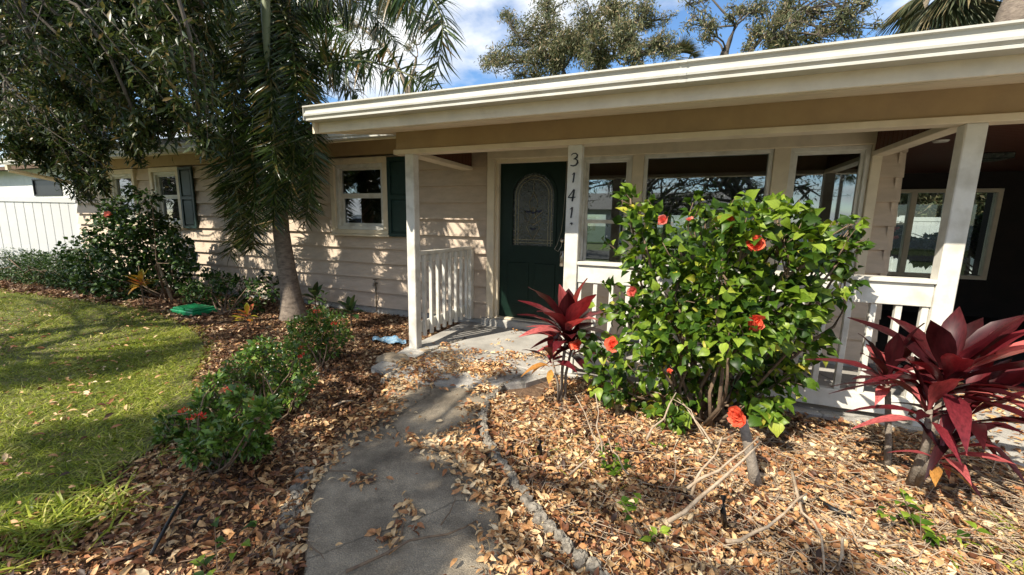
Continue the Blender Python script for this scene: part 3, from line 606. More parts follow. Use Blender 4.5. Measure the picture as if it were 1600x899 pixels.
# ================================================================== VEGETATION
def rnd(n, k=3): return RN.normal(size=(n, k))
def sphere_pts(n): return unit(rnd(n)) * (RN.random((n, 1)) ** (1 / 3))
def scatter_leaves(name, P, parent, m, T, Fq, size, up=(0, 0, 1), out=None, droop=.3, spread=1.0, tint=None, kind='stuff', nspread=.6):
    n = len(P); D_ = rnd(n) * spread + np.array([0, 0, -droop])
    if out is not None: D_ = D_ + out
    Nn = np.array(up) + rnd(n) * nspread; S = size * RN.uniform(.65, 1.3, n)
    V = place(T, P, D_, Nn, S); o = bulk(name, V, Fq, RN.random(n) if tint is None else tint, m, parent)
    if kind: o['kind'] = kind
    return o
def limb(mb, a, b, r0, r1, sag=.0, n=6, wob=.06, sides=7):
    a = np.array(a, float); b = np.array(b, float); L_ = np.linalg.norm(b - a); pts = []
    o1 = rnd(1)[0] * wob * L_; o2 = rnd(1)[0] * wob * L_
    for i in range(n):
        t = i / (n - 1); p = a * (1 - t) + b * t + o1 * math.sin(PI * t) + o2 * math.sin(2 * PI * t) * .6 + np.array([0, 0, sag * L_ * math.sin(PI * t)])
        pts.append(p)
    mb.tube(pts, [r0 + (r1 - r0) * (i / (n - 1)) for i in range(n)], sides); return pts
def tree(name, label, base, top, clumps, leafsize, m, bk, r=.22, per=500, group=None, T=T_oak, Fq=F_oak, twigs=9, droop=.2, cat='tree', limbr=.35, hub=None, twr=.02):
    """clumps: (centre, radius, share)"""
    t = thing(name, label, cat, tuple(base), group)
    mb = MB(); tp = limb(mb, base, top, r, r * .6, n=7, wob=.03, sides=10); mb.build('trunk', bk, t, True)
    mb = MB(); tw = MB(); P = []; hubs = [np.array(top, float)] + [np.array(h_, float) for h_ in (hub or [])]
    for h_ in hubs[1:]: limb(mb, hubs[0], h_, r * .55, r * .3, .05, 7, .06, 8)
    for c, rad, sh in clumps:
        c = np.array(c, float); hs = min(hubs, key=lambda h_: np.linalg.norm(h_ - c)); L_ = np.linalg.norm(c - hs)
        pts = limb(mb, hs, c, r * limbr, .012 + rad * .012, .06, 7, .09, 6)
        for k in range(twigs):
            s_ = pts[RN.integers(3, 7)]; e = c + unit(rnd(1)[0]) * rad * RN.uniform(.5, 1.1)
            q = limb(tw, s_, e, twr * (.6 + rad), .004, .03, 4, .12, 4)
            n = int(per * sh / twigs)
            tt = RN.random(n) ** .7; seg = np.array(q); ii = np.minimum((tt * 3).astype(int), 2); fr = tt * 3 - ii
            P.append(seg[ii] * (1 - fr[:, None]) + seg[ii + 1] * fr[:, None] + rnd(n) * rad * .17)
    mb.build('branch', bk, t, True); o = tw.build('twigs', bk, t); o['kind'] = 'stuff'
    P = np.concatenate(P); scatter_leaves('foliage', P, t, m, T, Fq, leafsize, droop=droop); return t
def C(px, py, Y, rpx):                              # clump centre at a pixel on plane Y, radius in pixels
    p = at(px, py, Y); return p, rpx * dist(p) / F
# --- oak in the left foreground, its boughs hanging before the eaves
cl = []
rr = np.random.default_rng(11)
for py in range(-60, 215, 38):
    for px in range(-40, 345, 44):
        lim = 250 - .0 * px
        if py > lim: continue
        Y = 2.2 + .0035 * (400 - px) * .6 + rr.uniform(-.2, 1.2)
        c, r_ = C(px + rr.uniform(-16, 16), py + rr.uniform(-12, 12), Y, rr.uniform(28, 42)); sh = rr.uniform(.6, 1.2)
        if rr.random() < .05: continue
        cl.append((c, r_, sh))
for px, py, r_, Y in ((150, 225, 26, 3.0), (215, 235, 22, 3.2), (120, 262, 24, 2.9), (160, 290, 18, 3.0), (240, 215, 28, 3.3), (30, 225, 30, 2.6), (70, 240, 24, 2.8), (300, 200, 28, 3.4), (140, 310, 14, 3.0), (380, 30, 26, 4.9), (360, -20, 30, 4.6), (400, 60, 20, 5.6)):
    c, r2 = C(px, py, Y, r_); cl.append((c, r2, .8))
tree('oak_tree', 'big dark evergreen oak whose boughs hang in the upper left before the eaves', (-8.6, -.6, -.1), (-8.3, .4, 2.6), cl, .088, oakleaf, bark, r=.20, per=1150, twigs=8, hub=[(-6.6, 1.9, 4.3), (-5.2, 2.4, 5.0), (-8.5, 3.0, 3.8)], droop=.5, limbr=.06, twr=.007)
# --- shade tree behind the camera: unseen, crown clumps set sunward of each wanted shade spot
cl = []
SH = [(-3.7, 3.9, 0, 4.2, .45), (-3.1, 3.3, 0, 4.2, .32), (-2.1, 1.0, 0, 3.4, .35), (-1.1, 1.2, 0, 3.6, .4), (-1.45, 1.15, 0, 3.2, .3), (-1.0, 1.9, 0, 4.3, .16), (-1.7, 1.55, 0, 3.6, .28), (-1.35, 2.5, 0, 4.3, .14), (-1.9, 2.6, 0, 4.2, .16), (-.75, 1.5, 0, 3.8, .22), (-3.4, 3.2, 0, 4.0, .5), (-1.25, 1.3, 0, 4.2, .38), (-.95, 1.05, 0, 3.9, .38), (-1.5, 1.75, 0, 4.0, .30), (-1.75, 2.15, 0, 4.2, .25), (-1.0, 1.55, 0, 4.2, .28), (-6.0, 4.4, 0, 4.4, .5), (-3.9, 4.5, 0.3, 4.6, .4), (-7.6, 4.4, 0, 4.6, .6), (-9.5, 4.5, 0, 4.6, .7), (-11.5, 4.2, 0, 4.6, .7), (-1.9, 3.05, 0, 4.4, .22), (-1.2, 3.4, 0, 4.3, .16), (.1, 2.1, 0, 4.3, .16), (.75, 1.9, 0, 4.3, .14), (1.2, 1.6, 0, 4.3, .12), (-2.3,3.6,0,4.5,.3)]
for px_, py_, r_ in ((30, 468, .6), (120, 474, .55), (200, 482, .4), (20, 600, .42), (80, 592, .40), (140, 585, .38), (200, 575, .38), (255, 562, .36), (310, 548, .36), (360, 530, .4), (40, 700, .30), (110, 695, .30), (180, 690, .30), (240, 672, .30), (295, 640, .30), (90, 745, .26), (170, 740, .26), (30, 760, .24), (230, 730, .25), (330, 590, .26), (300, 760, .2), (400, 720, .22)):
    g_ = gnd(px_, py_); SH.append((g_[0], g_[1], 0, 3.3, r_))
for x, y, z, s_, r_ in SH: cl.append((np.array([x, y, z]) - SUN * s_, r_, max(.25, r_ * 1.6)))
tree('shade_oak', 'unseen oak behind the viewer, its crown shaped to shade the lawn and walk', (-6.2, -4.4, -.1), (-5.7, -3.6, 2.6), cl, .075, oakleaf, bark, r=.26, per=1500, twigs=9, hub=[(-4.0, -2.4, 4.2), (-8.5, -2.2, 4.2)], limbr=.16, twr=.014)
# --- background oaks above the roof
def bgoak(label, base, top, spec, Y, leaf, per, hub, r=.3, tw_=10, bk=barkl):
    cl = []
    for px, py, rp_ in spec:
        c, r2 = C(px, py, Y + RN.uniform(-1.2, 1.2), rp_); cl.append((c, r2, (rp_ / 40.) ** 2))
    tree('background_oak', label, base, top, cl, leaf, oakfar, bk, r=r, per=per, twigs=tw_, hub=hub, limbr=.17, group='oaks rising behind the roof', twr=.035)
h1 = [at(880, 110, 17), at(960, 90, 17)]
bgoak('leafy brown green oak above the middle of the roof', (at(900, 100, 17)[0], 17, 0), at(905, 175, 17),
      [(765, 100, 22), (1050, 75, 24), (905, 60, 44), (985, 60, 34), (850, 80, 36), (940, 110, 30), (775, 95, 26), (800, 70, 30), (835, 40, 34), (880, 55, 42), (920, 25, 38), (870, 100, 36), (930, 80, 38), (970, 50, 36), (1010, 20, 30), (820, 115, 28), (1030, 60, 20), (960, 5, 34), (790, 20, 20), (1000, 95, 22), (860, 5, 30), (1045, 30, 14)], 17, .14, 2500, h1, r=.2, bk=bark)
h2 = [at(1130, 80, 19), at(1150, 40, 19), at(1190, 60, 19)]
bgoak('sparse crooked oak with bare forked limbs right of the roof centre', (at(1130, 100, 19)[0], 19, 0), at(1130, 140, 19),
      [(1110, 40, 18), (1150, 10, 18), (1240, 70, 26), (1275, 90, 16), (1180, 50, 24), (1330, 40, 24), (1250, 10, 30), (1085, 25, 22), (1100, 60, 14), (1140, 25, 12), (1190, 20, 30), (1225, 50, 32), (1260, 25, 30), (1210, 80, 22), (1290, 55, 26), (1320, 20, 24), (1350, 10, 22), (1365, 45, 14), (1300, 75, 12), (1230, 5, 26), (1165, 75, 14), (1075, 5, 16), (1340, 50, 12)], 19, .15, 1500, h2, r=.24, tw_=12, bk=bark)
h3 = [at(650, 90, 18), at(600, 70, 18), at(560, 40, 18)]
bgoak('thin twiggy oak seen through the palm fronds', (at(640, 100, 18)[0], 18, 0), at(640, 160, 18),
      [(660, 40, 20), (620, 20, 30), (590, 60, 26), (540, 30, 36), (500, 90, 36), (550, 110, 30), (480, 30, 34), (640, 75, 12), (600, 5, 24), (440, 20, 34), (400, 70, 30), (330, 60, 40), (300, 120, 36)], 18, .14, 1500, h3, r=.2, tw_=9)
h4 = [at(1440, 20, 16)]
bgoak('cut off pale oak limb stub rising above the roof at right', (at(1450, 60, 16)[0], 16, 0), at(1443, -10, 16), [(1430, 35, 10), (1475, 30, 9), (1500, 10, 14)], 16, .15, 300, h4, r=.20, tw_=5)
h5 = [at(180, 100, 22)]
bgoak('distant leafy oak behind the left wing of the house', (at(150, 100, 22)[0], 22, 0), at(150, 170, 22),
      [(60, 60, 40), (130, 140, 44), (200, 60, 44), (260, 140, 40), (20, 160, 40), (90, 190, 40), (180, 180, 36), (320, 160, 34), (30, 220, 26), (-40, 100, 50)], 22, .20, 1100, h5, tw_=9, bk=bark)
# mixed greenery beyond the back fence (through the carport window) 
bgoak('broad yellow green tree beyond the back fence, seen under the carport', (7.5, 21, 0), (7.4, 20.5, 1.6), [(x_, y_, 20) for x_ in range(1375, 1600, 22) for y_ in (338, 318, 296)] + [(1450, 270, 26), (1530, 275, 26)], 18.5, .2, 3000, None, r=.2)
# --- palms -------------------------------------------------------------
def frond(parent, pts, n, ll, m, hang=.4, plume=False, wd=1.0, name='frond', seed=0, taper=.45, rach=.022):
    """pts: rachis key points; leaflets both sides"""
    r_ = np.random.default_rng(seed + 100); K = np.array(pts, float); d = np.r_[0, np.cumsum(np.linalg.norm(np.diff(K, axis=0), axis=1))]; d /= d[-1]
    # smooth curve by Catmull-like resample
    ts = np.linspace(0, 1, 24); R_ = np.stack([np.interp(ts, d, K[:, i]) for i in range(3)], -1)
    for _ in range(3): R_[1:-1] = (R_[:-2] + R_[1:-1] * 2 + R_[2:]) / 4
    mb = MB(); mb.tube(R_, [rach * (1 - .85 * t) + .002 for t in ts], 5); st = mb.build(name, palmstem, parent, True)
    t = np.clip(np.linspace(.08, 1, n) + r_.normal(size=n) * .004, 0, 1); side = np.where(np.arange(n) % 2 == 0, 1.0, -1.0)
    P = np.stack([np.interp(t, ts, R_[:, i]) for i in range(3)], -1); P2 = np.stack([np.interp(np.clip(t + .02, 0, 1), ts, R_[:, i]) for i in range(3)], -1); P1 = np.stack([np.interp(np.clip(t - .02, 0, 1), ts, R_[:, i]) for i in range(3)], -1)
    Tn = unit(P2 - P1); S_ = unit(np.cross(Tn, np.array([0.05, .02, 1.0]))); U_ = unit(np.cross(S_, Tn))
    if plume: ang = r_.uniform(0, 2 * PI, n); lat = np.cos(ang)[:, None] * S_ + np.sin(ang)[:, None] * U_
    else: lat = side[:, None] * S_ + U_ * r_.uniform(-.15, .5, n)[:, None]
    Dr = unit(lat * 1.0 + Tn * r_.uniform(.35, .75, n)[:, None] + np.array([0, 0, -hang]) + r_.normal(size=(n, 3)) * .07)
    Nn = U_ + r_.normal(size=(n, 3)) * .25
    S = ll * (np.sin(PI * (t * .80 + .13)) * (1 - taper) + taper) * r_.uniform(.85, 1.1, n)
    T = T_palm.copy(); T[:, 1] *= wd; V = place(T, P, Dr, Nn, S)
    V[..., 2] -= (T[None, :, 0] ** 2) * (S[:, None] * hang * .35)
    lf = bulk('leaflets', V, F_palm, r_.random(n), m, st); lf['kind'] = 'stuff'; return st
palmstem = mat('palm_rachis', (.10, .13, .035), .5, (.16, .15, .05), 8)
palm = thing('palm_tree', 'foxtail palm with ringed trunk and a skirt of drooping fronds before the house', 'palm tree', (-5.07, 4.19, -.05))
mb = MB(); pts = []; rad = []
for i in range(46):
    z = -.1 + i * .095; t = i / 45
    pts.append((-5.09 - .13 * min(1, z / 1.2) - .03 * z * .3, 4.19, z)); rad.append((.20 * math.exp(-max(z, 0) * 4) * .42 + .115 - .008 * z) * (1 + .025 * (i % 2)))
mb.tube(pts, rad, 18); mb.build('trunk', palmbark, palm, True)
mb = MB(); mb.tube([(-5.24, 4.19, 4.1), (-5.24, 4.19, 4.6), (-5.24, 4.19, 5.1)], [.10, .12, .07], 14); mb.build('crownshaft', mat('crownshaft_green', (.16, .2, .1), .5, (.24, .26, .16), 6), palm, True)
top = np.array([-5.24, 4.15, 4.75])
mb = MB(); mb.tube([at(414, -70, 3.72), at(415, 20, 3.70), at(417, 80, 3.72), at(420, 130, 3.78)], [.055, .05, .035, .012], 10); mb.build('spear_leaf', bpy.data.materials['crownshaft_green'], palm, True)
# hanging fronds: down the front of the trunk
HF = [((345, 30), (335, 130), (345, 260), (372, 370), 3.95), ((440, 20), (480, 120), (492, 230), (478, 345), 4.0), ((400, 40), (365, 140), (362, 260), (385, 385), 3.75), ((420, 60), (425, 160), (430, 260), (428, 350), 3.72),
      ((360, 0), (350, 110), (400, 230), (360, 400), 4.3), ((450, 30), (465, 130), (462, 230), (450, 330), 3.85), ((410, 90), (400, 190), (398, 300), (395, 390), 3.8), ((380, 60), (380, 160), (375, 240), (355, 330), 4.1),
      ((430, 100), (450, 190), (470, 280), (490, 330), 4.4), ((420, 30), (410, 130), (420, 220), (415, 320), 3.9)]
for i, (a, b, c, d_, Y) in enumerate(HF):
    frond(palm, [top + np.array([0, 0, -.1]), at(*a, Y + .1), at(*b, Y), at(*c, Y), at(*d_, Y + .05)], 640, .335, palmleaf, hang=.12, plume=True, wd=1.25, seed=i, taper=.6)
UF = [([top + np.array([0, 0, -.9]), at(430, 165, 4.2), at(460, 117, 4.2), at(510, 97, 4.15), at(567, 93, 4.1), at(633, 112, 4.0), at(678, 142, 3.95)], 420, .50, .25, palmleaf),
      ([top, at(470, -60, 4.2), at(580, -60, 4.1), at(660, -25, 4.0), at(695, 20, 3.95), at(695, 70, 3.9), at(676, 125, 3.9)], 380, .50, .25, palmleaf),
      ([top, at(450, -50, 4.0), at(520, -60, 3.8), at(590, -40, 3.7), at(640, -5, 3.6), at(655, 30, 3.6)], 340, .55, .5, palmleaf),
      ([top + np.array([0, 0, -.3]), at(425, 50, 4.4), at(455, 20, 4.6), at(500, 25, 4.8), at(540, 60, 4.9)], 300, .5, .3, palmyel),
      ([top, at(440, 40, 4.3), at(480, -5, 4.4), at(540, -10, 4.5), at(590, 30, 4.6), at(620, 70, 4.6)], 340, .5, .5, palmleaf),
      ([top, at(380, -60, 4.3), at(330, -60, 4.4), at(270, -20, 4.6), at(230, 40, 4.7)], 230, .5, .5, palmleaf),
      ([top, at(400, -60, 3.8), at(370, -80, 3.2), at(330, -30, 2.9), at(320, 60, 2.8)], 220, .5, .6, palmleaf),
      ([top, at(440, 10, 4.6), at(480, 60, 4.9), at(520, 110, 5.0), at(560, 150, 5.0)], 240, .5, .5, palmleaf)]
for i, (p_, n, ll, hg, m_) in enumerate(UF): frond(palm, p_, n, ll * .84, m_, hang=hg, seed=40 + i, plume=True, wd=1.4)
# fan palms far behind the roof
def fanpalm(label, base, crown, r_, n, dead=0, trunk_r=.2, hang=0):
    t = thing('fan_palm', label, 'palm tree', tuple(base), 'fan palms behind the roof'); mb = MB(); mb.tube([base, crown], [trunk_r, trunk_r * .9], 12); mb.build('trunk', palmbark, t, True)
    rr_ = np.random.default_rng(int(crown[0] * 10) + 5); fanm = leafmat('fan_palm_leaf' + str(int(trunk_r * 100)), [(0, (.035, .05, .018)), (.6, (.08, .09, .035)), (1, (.24, .18, .085))], .5, .25)
    for i in range(n):
        d = unit(rr_.normal(size=3) + np.array([0, 0, .2 - hang])); c = np.array(crown) + d * r_ * .55; k = 26; a = np.linspace(-1.5, 1.5, k)
        s_ = unit(np.cross(d, [0, 0, 1])); Dr = unit(np.cos(a)[:, None] * d + np.sin(a)[:, None] * s_ + np.array([0, 0, -.25 - .5 * hang])); V = place(T_palm, np.repeat(c[None], k, 0), Dr, np.repeat(np.cross(s_, d)[None], k, 0) + rr_.normal(size=(k, 3)) * .2, r_ * .6)
        bulk('fan_leaf', V, F_palm, rr_.random(k), fanm, t)
fanpalm('small fan palm tuft poking above the roof between two oaks', np.array([at(1062, 90, 24)[0], 24, 0]), at(1062, 95, 24), 1.1, 26)
fanpalm('fan palm with fat grey trunk and hanging old leaves at the upper right corner', np.array([at(1560, 60, 13)[0], 13, 0]), at(1530, -40, 13), 1.7, 34, trunk_r=.28, hang=.5)
lt = MB(); lt.tube([(at(1570, 80, 11.5)), at(1590, 20, 11.5), at(1625, -60, 11.5)], [.30, .28, .27], 14)
fp = thing('leaning_palm', 'leaning grey palm trunk cut by the upper right corner', 'palm tree', tuple(at(1570, 80, 11.5)))
lt.build('trunk', palmbark, fp, True)
# --- shrubs --------------------------------------------------------------
def stems(mb, base, tips, r0=.014, r1=.004, sag=.08):
    for e in tips: limb(mb, base + np.r_[rnd(1)[0][:2] * .05, 0], e, r0, r1, sag, 6, .08, 5)
def shrub(name, label, spec, Y, base, per, leaf, m, T=T_hib, Fq=F_hib, cat='shrub', group=None, bk=twigd, droop=.25, r0=.012, dy=.25, zmin=-.06):
    base = np.array(base, float); t = thing(name, label, cat, tuple(base), group); mb = MB(); P = []; O = []
    for s_ in spec:
        px, py, rp_ = s_[:3]; yy = s_[3] if len(s_) > 3 else Y + RN.uniform(-dy, dy); c, r_ = C(px, py, yy, rp_); stems(mb, base, [c], r0, r0 * .3)
        n = max(8, int(per * (rp_ / 40) ** 2)); q = sphere_pts(n) * r_; q[:, 2] *= .9; P.append(c + q); O.append(unit(q) * .8)
        for k in range(4): limb(mb, c - (c - base) * .2, c + unit(rnd(1)[0]) * r_ * .8, r0 * .4, .002, 0, 4, .1, 4)
    mb.build('stems', bk, t, True); P = np.concatenate(P); O = np.concatenate(O); k = P[:, 2] > zmin
    scatter_leaves('foliage', P[k], t, m, T, Fq, leaf, out=O[k], droop=droop, spread=.8, up=(-.2, -.5, .9), nspread=.5); return t
def blossom(parent_label, c, r_, m, seed, cat='flower', bud=False, name='hibiscus_flower', group='coral flowers on the big hibiscus'):
    pass
# the big hibiscus
SP = [(985, 310, 16), (1000, 345, 26), (1060, 385, 44), (1115, 350, 36), (1165, 352, 34), (1005, 400, 34), (1050, 450, 55), (1130, 430, 56), (1205, 420, 48), (1255, 385, 34), (1295, 395, 24, 3.25), (1330, 385, 13, 3.3), (1235, 345, 26), (990, 480, 34),
      (1060, 520, 56), (1140, 520, 56), (1210, 490, 48), (1250, 470, 34), (1000, 555, 46), (1080, 590, 52), (955, 600, 30), (1150, 585, 44), (1210, 570, 34), (1005, 630, 30), (1045, 640, 28), (1195, 625, 30), (1100, 480, 50), (935, 545, 20), (1270, 530, 26, 3.3), (1235, 590, 26), (965, 640, 24), (1320, 440, 18, 3.3), (1200, 650, 16),(1330,350,12,3.3), (1090,330,18), (1210,325,14)]
hb = gnd(1110, 662); hib = thing('hibiscus_shrub', 'large green hibiscus shrub with coral flowers in front of the long railing', 'shrub', tuple(hb))
mb = MB(); HP = []; HO = []; ctr = at(1120, 500, 3.15)
for s_ in SP:
    px, py, rp_ = s_[:3]; yy = (s_[3] if len(s_) > 3 else 3.05 + RN.uniform(-.3, .28)); c, r_ = C(px, py, yy, rp_)
    stems(mb, hb + np.r_[rnd(1)[0][:2] * .06, 0], [c], .016, .006, .05)
    n = int(RN.uniform(60, 190) * (rp_ / 40) ** 2) + 8; q = sphere_pts(n) * r_ * 1.02; HP.append(c + q); HO.append(unit(q) * .6 + unit(c + q - ctr) * .6)
    for k in range(5): limb(mb, c - (c - hb) * .15, c + unit(rnd(1)[0]) * r_ * .9, .006, .0025, 0, 4, .1, 4)
for e in ((1340, 378, 3.3), (1352, 345, 3.3), (1300, 500, 3.3)): limb(mb, at(1230, 440, 3.2), at(*e), .008, .003, .04, 6, .05, 5)
for a_, b_ in (((1000, 340), (975, 296)), ((1030, 345), (1012, 312)), ((1085, 340), (1095, 305)), ((1130, 340), (1150, 308)), ((1180, 345), (1172, 312)), ((1230, 350), (1250, 312)), ((1270, 380), (1302, 345)), ((1300, 400), (1352, 375)), ((1295, 430), (1340, 420)), ((1280, 460), (1322, 470)), ((1240, 540), (1282, 560)), ((975, 400), (945, 378)), ((970, 450), (938, 440)), ((960, 500), (930, 478)), ((1215, 600), (1255, 625)), ((1010, 620), (1000, 668)), ((1055, 630), (1068, 668)), ((945, 570), (920, 585)), ((1310, 400), (1345, 350)), ((1200, 340), (1215, 308))):
    Ys = 3.0 + RN.uniform(-.2, .2) + (.2 if a_[0] > 1240 else 0); q = limb(mb, at(*a_, Ys), at(*b_, Ys - .05), .005, .002, .03, 6, .05, 5); q = np.array(q)
    for k in range(9):
        u = .25 + .75 * k / 8; p_ = q[0] * (1 - u) + q[-1] * u; HP.append((p_ + rnd(1)[0] * .012)[None]); HO.append((rnd(1) * .8 + np.array([[0, -.2, .1]]) + unit((q[-1] - q[0])[None]) * .4))
mb.build('branches', twigd, hib, True)
HP = np.concatenate(HP); HO = np.concatenate(HO); n = len(HP)
D_ = rnd(n) * .55 + HO + np.array([0, 0, -.30]); Nn = np.array([-.3, -.6, .9]) + rnd(n) * .7; S = .073 * RN.uniform(.45, 1.4, n)
depth = np.array([dist(p) for p in HP[::1]]); fr_ = depth + RN.uniform(0, .4, n); order = np.argsort(fr_ - S * 3)
near = order[:300]; rest = order[300:]
V = place(T_hib, HP[rest], D_[rest], Nn[rest], S[rest]); o = bulk('foliage', V, F_hib, RN.random(len(rest)) ** 1.1, hibleaf, hib); o['kind'] = 'stuff'
variants = []
for k in range(5):
    T = T_hib.copy(); T[:, 1] *= (.85 + .09 * k); T[:, 2] += .06 * np.sin(T[:, 0] * 3 + k) + .05 * (k - 2) * T[:, 1]
    me = bpy.data.meshes.new('hibiscus_leaf'); me.from_pydata(T.tolist(), [], F_hib.tolist()); me.polygons.foreach_set('use_smooth', [True] * len(me.polygons)); me.materials.append(hibleaf_o); variants.append(me)
def put(name, me, parent, p, d, nrm, s, w_=1.0):
    d = unit(np.array(d, float)); sd = unit(np.cross(nrm, d)); u = np.cross(d, sd)
    o = bpy.data.objects.new(name, me); col.objects.link(o); o.parent = parent
    q = np.array(p) - np.array(parent.location)
    o.matrix_local = Matrix(((d[0] * s, sd[0] * s * w_, u[0] * s, q[0]), (d[1] * s, sd[1] * s * w_, u[1] * s, q[1]), (d[2] * s, sd[2] * s * w_, u[2] * s, q[2]), (0, 0, 0, 1))); return o
for i in near: put('leaf', variants[i % 5], hib, HP[i], D_[i], Nn[i], float(S[i]))
# flowers: ruffled double blooms built of folded petals, children of the shrub
def petal_mesh(seed, m):
    r_ = np.random.default_rng(seed); T, Fq = strip_leaf([.06, .22, .38, .46, .30], [0, .12, .2, .18, .28], .1)
    T = T + r_.normal(size=T.shape) * np.array([.05, .05, .13]); me = bpy.data.meshes.new('petal'); me.from_pydata(T.tolist(), [], Fq.tolist()); me.polygons.foreach_set('use_smooth', [True] * len(me.polygons)); me.materials.append(m); return me
pm = {'r': [petal_mesh(i, redpet) for i in range(3)], 'p': [petal_mesh(i + 5, pinkpet) for i in range(3)]}
def flower(parent, p, r_, kindc='r', face=(-.3, -1, .35), n=16, seed=0, nm='flower', lab=None):
    rr_ = np.random.default_rng(seed); f = bpy.data.objects.new(nm, None); col.objects.link(f); f.parent = parent; f.location = np.array(p) - np.array(parent.location)
    if lab: f['label'] = lab
    face = unit(np.array(face, float)); a = unit(np.cross(face, [0, 0, 1])); b = np.cross(a, face)
    V = []; base_T = [np.array([v.co[:] for v in me.vertices]) for me in pm[kindc]]; Fq = [tuple(p_.vertices) for p_ in pm[kindc][0].polygons]
    mb = MB()
    for k in range(n):
        lay = k / n; t = 2 * PI * (k * .382) + rr_.normal() * .2; op = 1.25 - 1.0 * lay
        d = unit(math.cos(t) * a + math.sin(t) * b) * math.sin(op) + face * math.cos(op); T = base_T[k % 3]; s_ = r_ * (1.0 - .25 * lay) * rr_.uniform(.65, 1.2)
        d = unit(d); sd = unit(np.cross(d, face) + 1e-6); u = np.cross(sd, d)
        vs = [np.array(p) + s_ * (v[0] * d + v[1] * sd * 1.1 + v[2] * u) for v in T]; mb.poly(vs, Fq)
    me = mb.mesh('petals'); me.materials.append(redpet if kindc == 'r' else pinkpet); me.polygons.foreach_set('use_smooth', [True] * len(me.polygons))
    o = bpy.data.objects.new('petals', me); col.objects.link(o); o.parent = f; o.location = -np.array(p)
    return f
FL = [(1037, 347, 11, 'p', 2.72), (1077, 345, 6, 'p', 2.75), (1143, 345, 13, 'r', 2.75), (1177, 384, 17, 'r', 2.72), (1197, 338, 8, 'p', 2.8), (992, 456, 11, 'p', 2.72), (1177, 503, 17, 'r', 2.68), (961, 541, 13, 'r', 2.85), (904, 541, 12, 'r', 3.0), (1046, 583, 6, 'r', 2.72), (1156, 651, 19, 'r', 2.35)]
for i, (px, py, rp_, k_, Y) in enumerate(FL):
    c, r_ = C(px, py, Y, rp_ * (.86 + .12 * math.sin(i * 3.1))); bud = rp_ < 9
    flower(hib, c, r_ * 1.15, k_, n=8 if bud else 34, seed=i, face=(-.3 + .55 * math.sin(i * 2.3), -1, .35 + .4 * math.cos(i * 1.7)) if not bud else (0, -.4, 1), nm='flower', lab={'p': 'half open salmon pink bloom', 'r': 'ruffled coral red double bloom'}[k_] if not bud else 'small closed bud')
mb = MB(); limb(mb, at(975, 575, 3.05), at(930, 548, 3.0), .006, .003, .05, 5, .05, 5); limb(mb, at(935, 548, 3.0), at(904, 541, 3.0), .003, .002, .02, 4, .05, 4); mb.build('side_branch', twigd, hib)
for (px, py, dx_, dz_) in ((935, 505, .4, .2), (925, 532, .3, -.8), (915, 515, -.3, -.5), (940, 520, .6, -.3), (948, 500, .7, .5), (922, 545, -.1, -1)): put('leaf', variants[1], hib, at(px, py, 2.98), (dx_, -.2, dz_), (-.2, -1, .5), .10)
# stump with bloom resting over it
def stickobj(name, label, cat, pts, rad, m=stick, group=None, n=7, parent=None):
    mb = MB(); mb.tube(pts, rad, n); o = mb.build(name, m, parent, True)
    if parent is None: setp(o, label, cat, group)
    return o
barkst = mat('cut_stem_bark', (.30, .255, .205), .9, (.18, .15, .12), 40, .6, 90)
stickobj('cut_stump', 'short pale cut stem standing upright in leaf litter below the lowest coral flower', 'stump', [gnd(1183, 768, -.06), at(1176, 730, 2.42), at(1168, 690, 2.43), at(1160, 658, 2.44)], [.036, .028, .027, .026], barkst, n=12)
# cordylines ------------------------------------------------------------
def cord_leaf_mesh(seed, bend, m):
    r_ = np.random.default_rng(seed); n = 9; T = []; W_ = [.022, .035, .068, .102, .122, .122, .098, .055, .004]
    for i in range(n):
        x = i / (n - 1); z = bend * (x ** 1.8); xx = x * (1 - .25 * abs(bend) * x); tw_ = .35 * x * r_.uniform(-1, 1)
        for s_, q in ((-1, .45), (0, 0), (1, .45)): T.append((xx, s_ * W_[i] * math.cos(tw_), z + q * W_[i] + s_ * W_[i] * math.sin(tw_) + .012 * math.sin(9 * x + s_)))
    Fq = [f for i in range(n - 1) for f in ((3 * i, 3 * i + 1, 3 * i + 4, 3 * i + 3), (3 * i + 1, 3 * i + 2, 3 * i + 5, 3 * i + 4))]
    me = bpy.data.meshes.new('strap_leaf'); me.from_pydata(T, [], Fq); me.polygons.foreach_set('use_smooth', [True] * len(me.polygons)); me.materials.append(m); return me
cml = [cord_leaf_mesh(i, b, cordm) for i, b in enumerate((-.18, -.42, -.65, -.9, -1.1, -.6))]; cmy = [cord_leaf_mesh(i + 9, b, cordy) for i, b in enumerate((-.4, -.8))]
def head(t, c, n, length, seed, up=0.5, lean=(0, 0), yellow=0, wd=1.0):
    r_ = np.random.default_rng(seed)
    for k in range(n):
        f = k / n; a = k * 2.399 + r_.normal() * .25; e = math.radians(82 - 85 * f ** .8 * (1.35 - up)); d = np.array([math.cos(a) * math.cos(e) + lean[0], math.sin(a) * math.cos(e) + lean[1], math.sin(e)])
        L_ = length * r_.uniform(.75, 1.1) * (.75 + .35 * math.sin(PI * min(1, f + .3)))
        me = cml[min(5, int(f * 4.2) + r_.integers(0, 2))]
        if k >= n - yellow: me = cmy[k % 2]
        put('leaf', me, t, np.array(c) + np.array([0, 0, -.10 * f]) + d * .015, d, np.array([0, 0, 1.0]) - d * .3 + r_.normal(size=3) * .12 + np.array([-d[0], -d[1], 0]) * max(0, d[2]) , L_, wd)
t = thing('cordyline', 'maroon strap leaved cordyline beside the walk, left of the hibiscus', 'plant', tuple(gnd(878, 632)), 'maroon cordylines in the leaf bed')
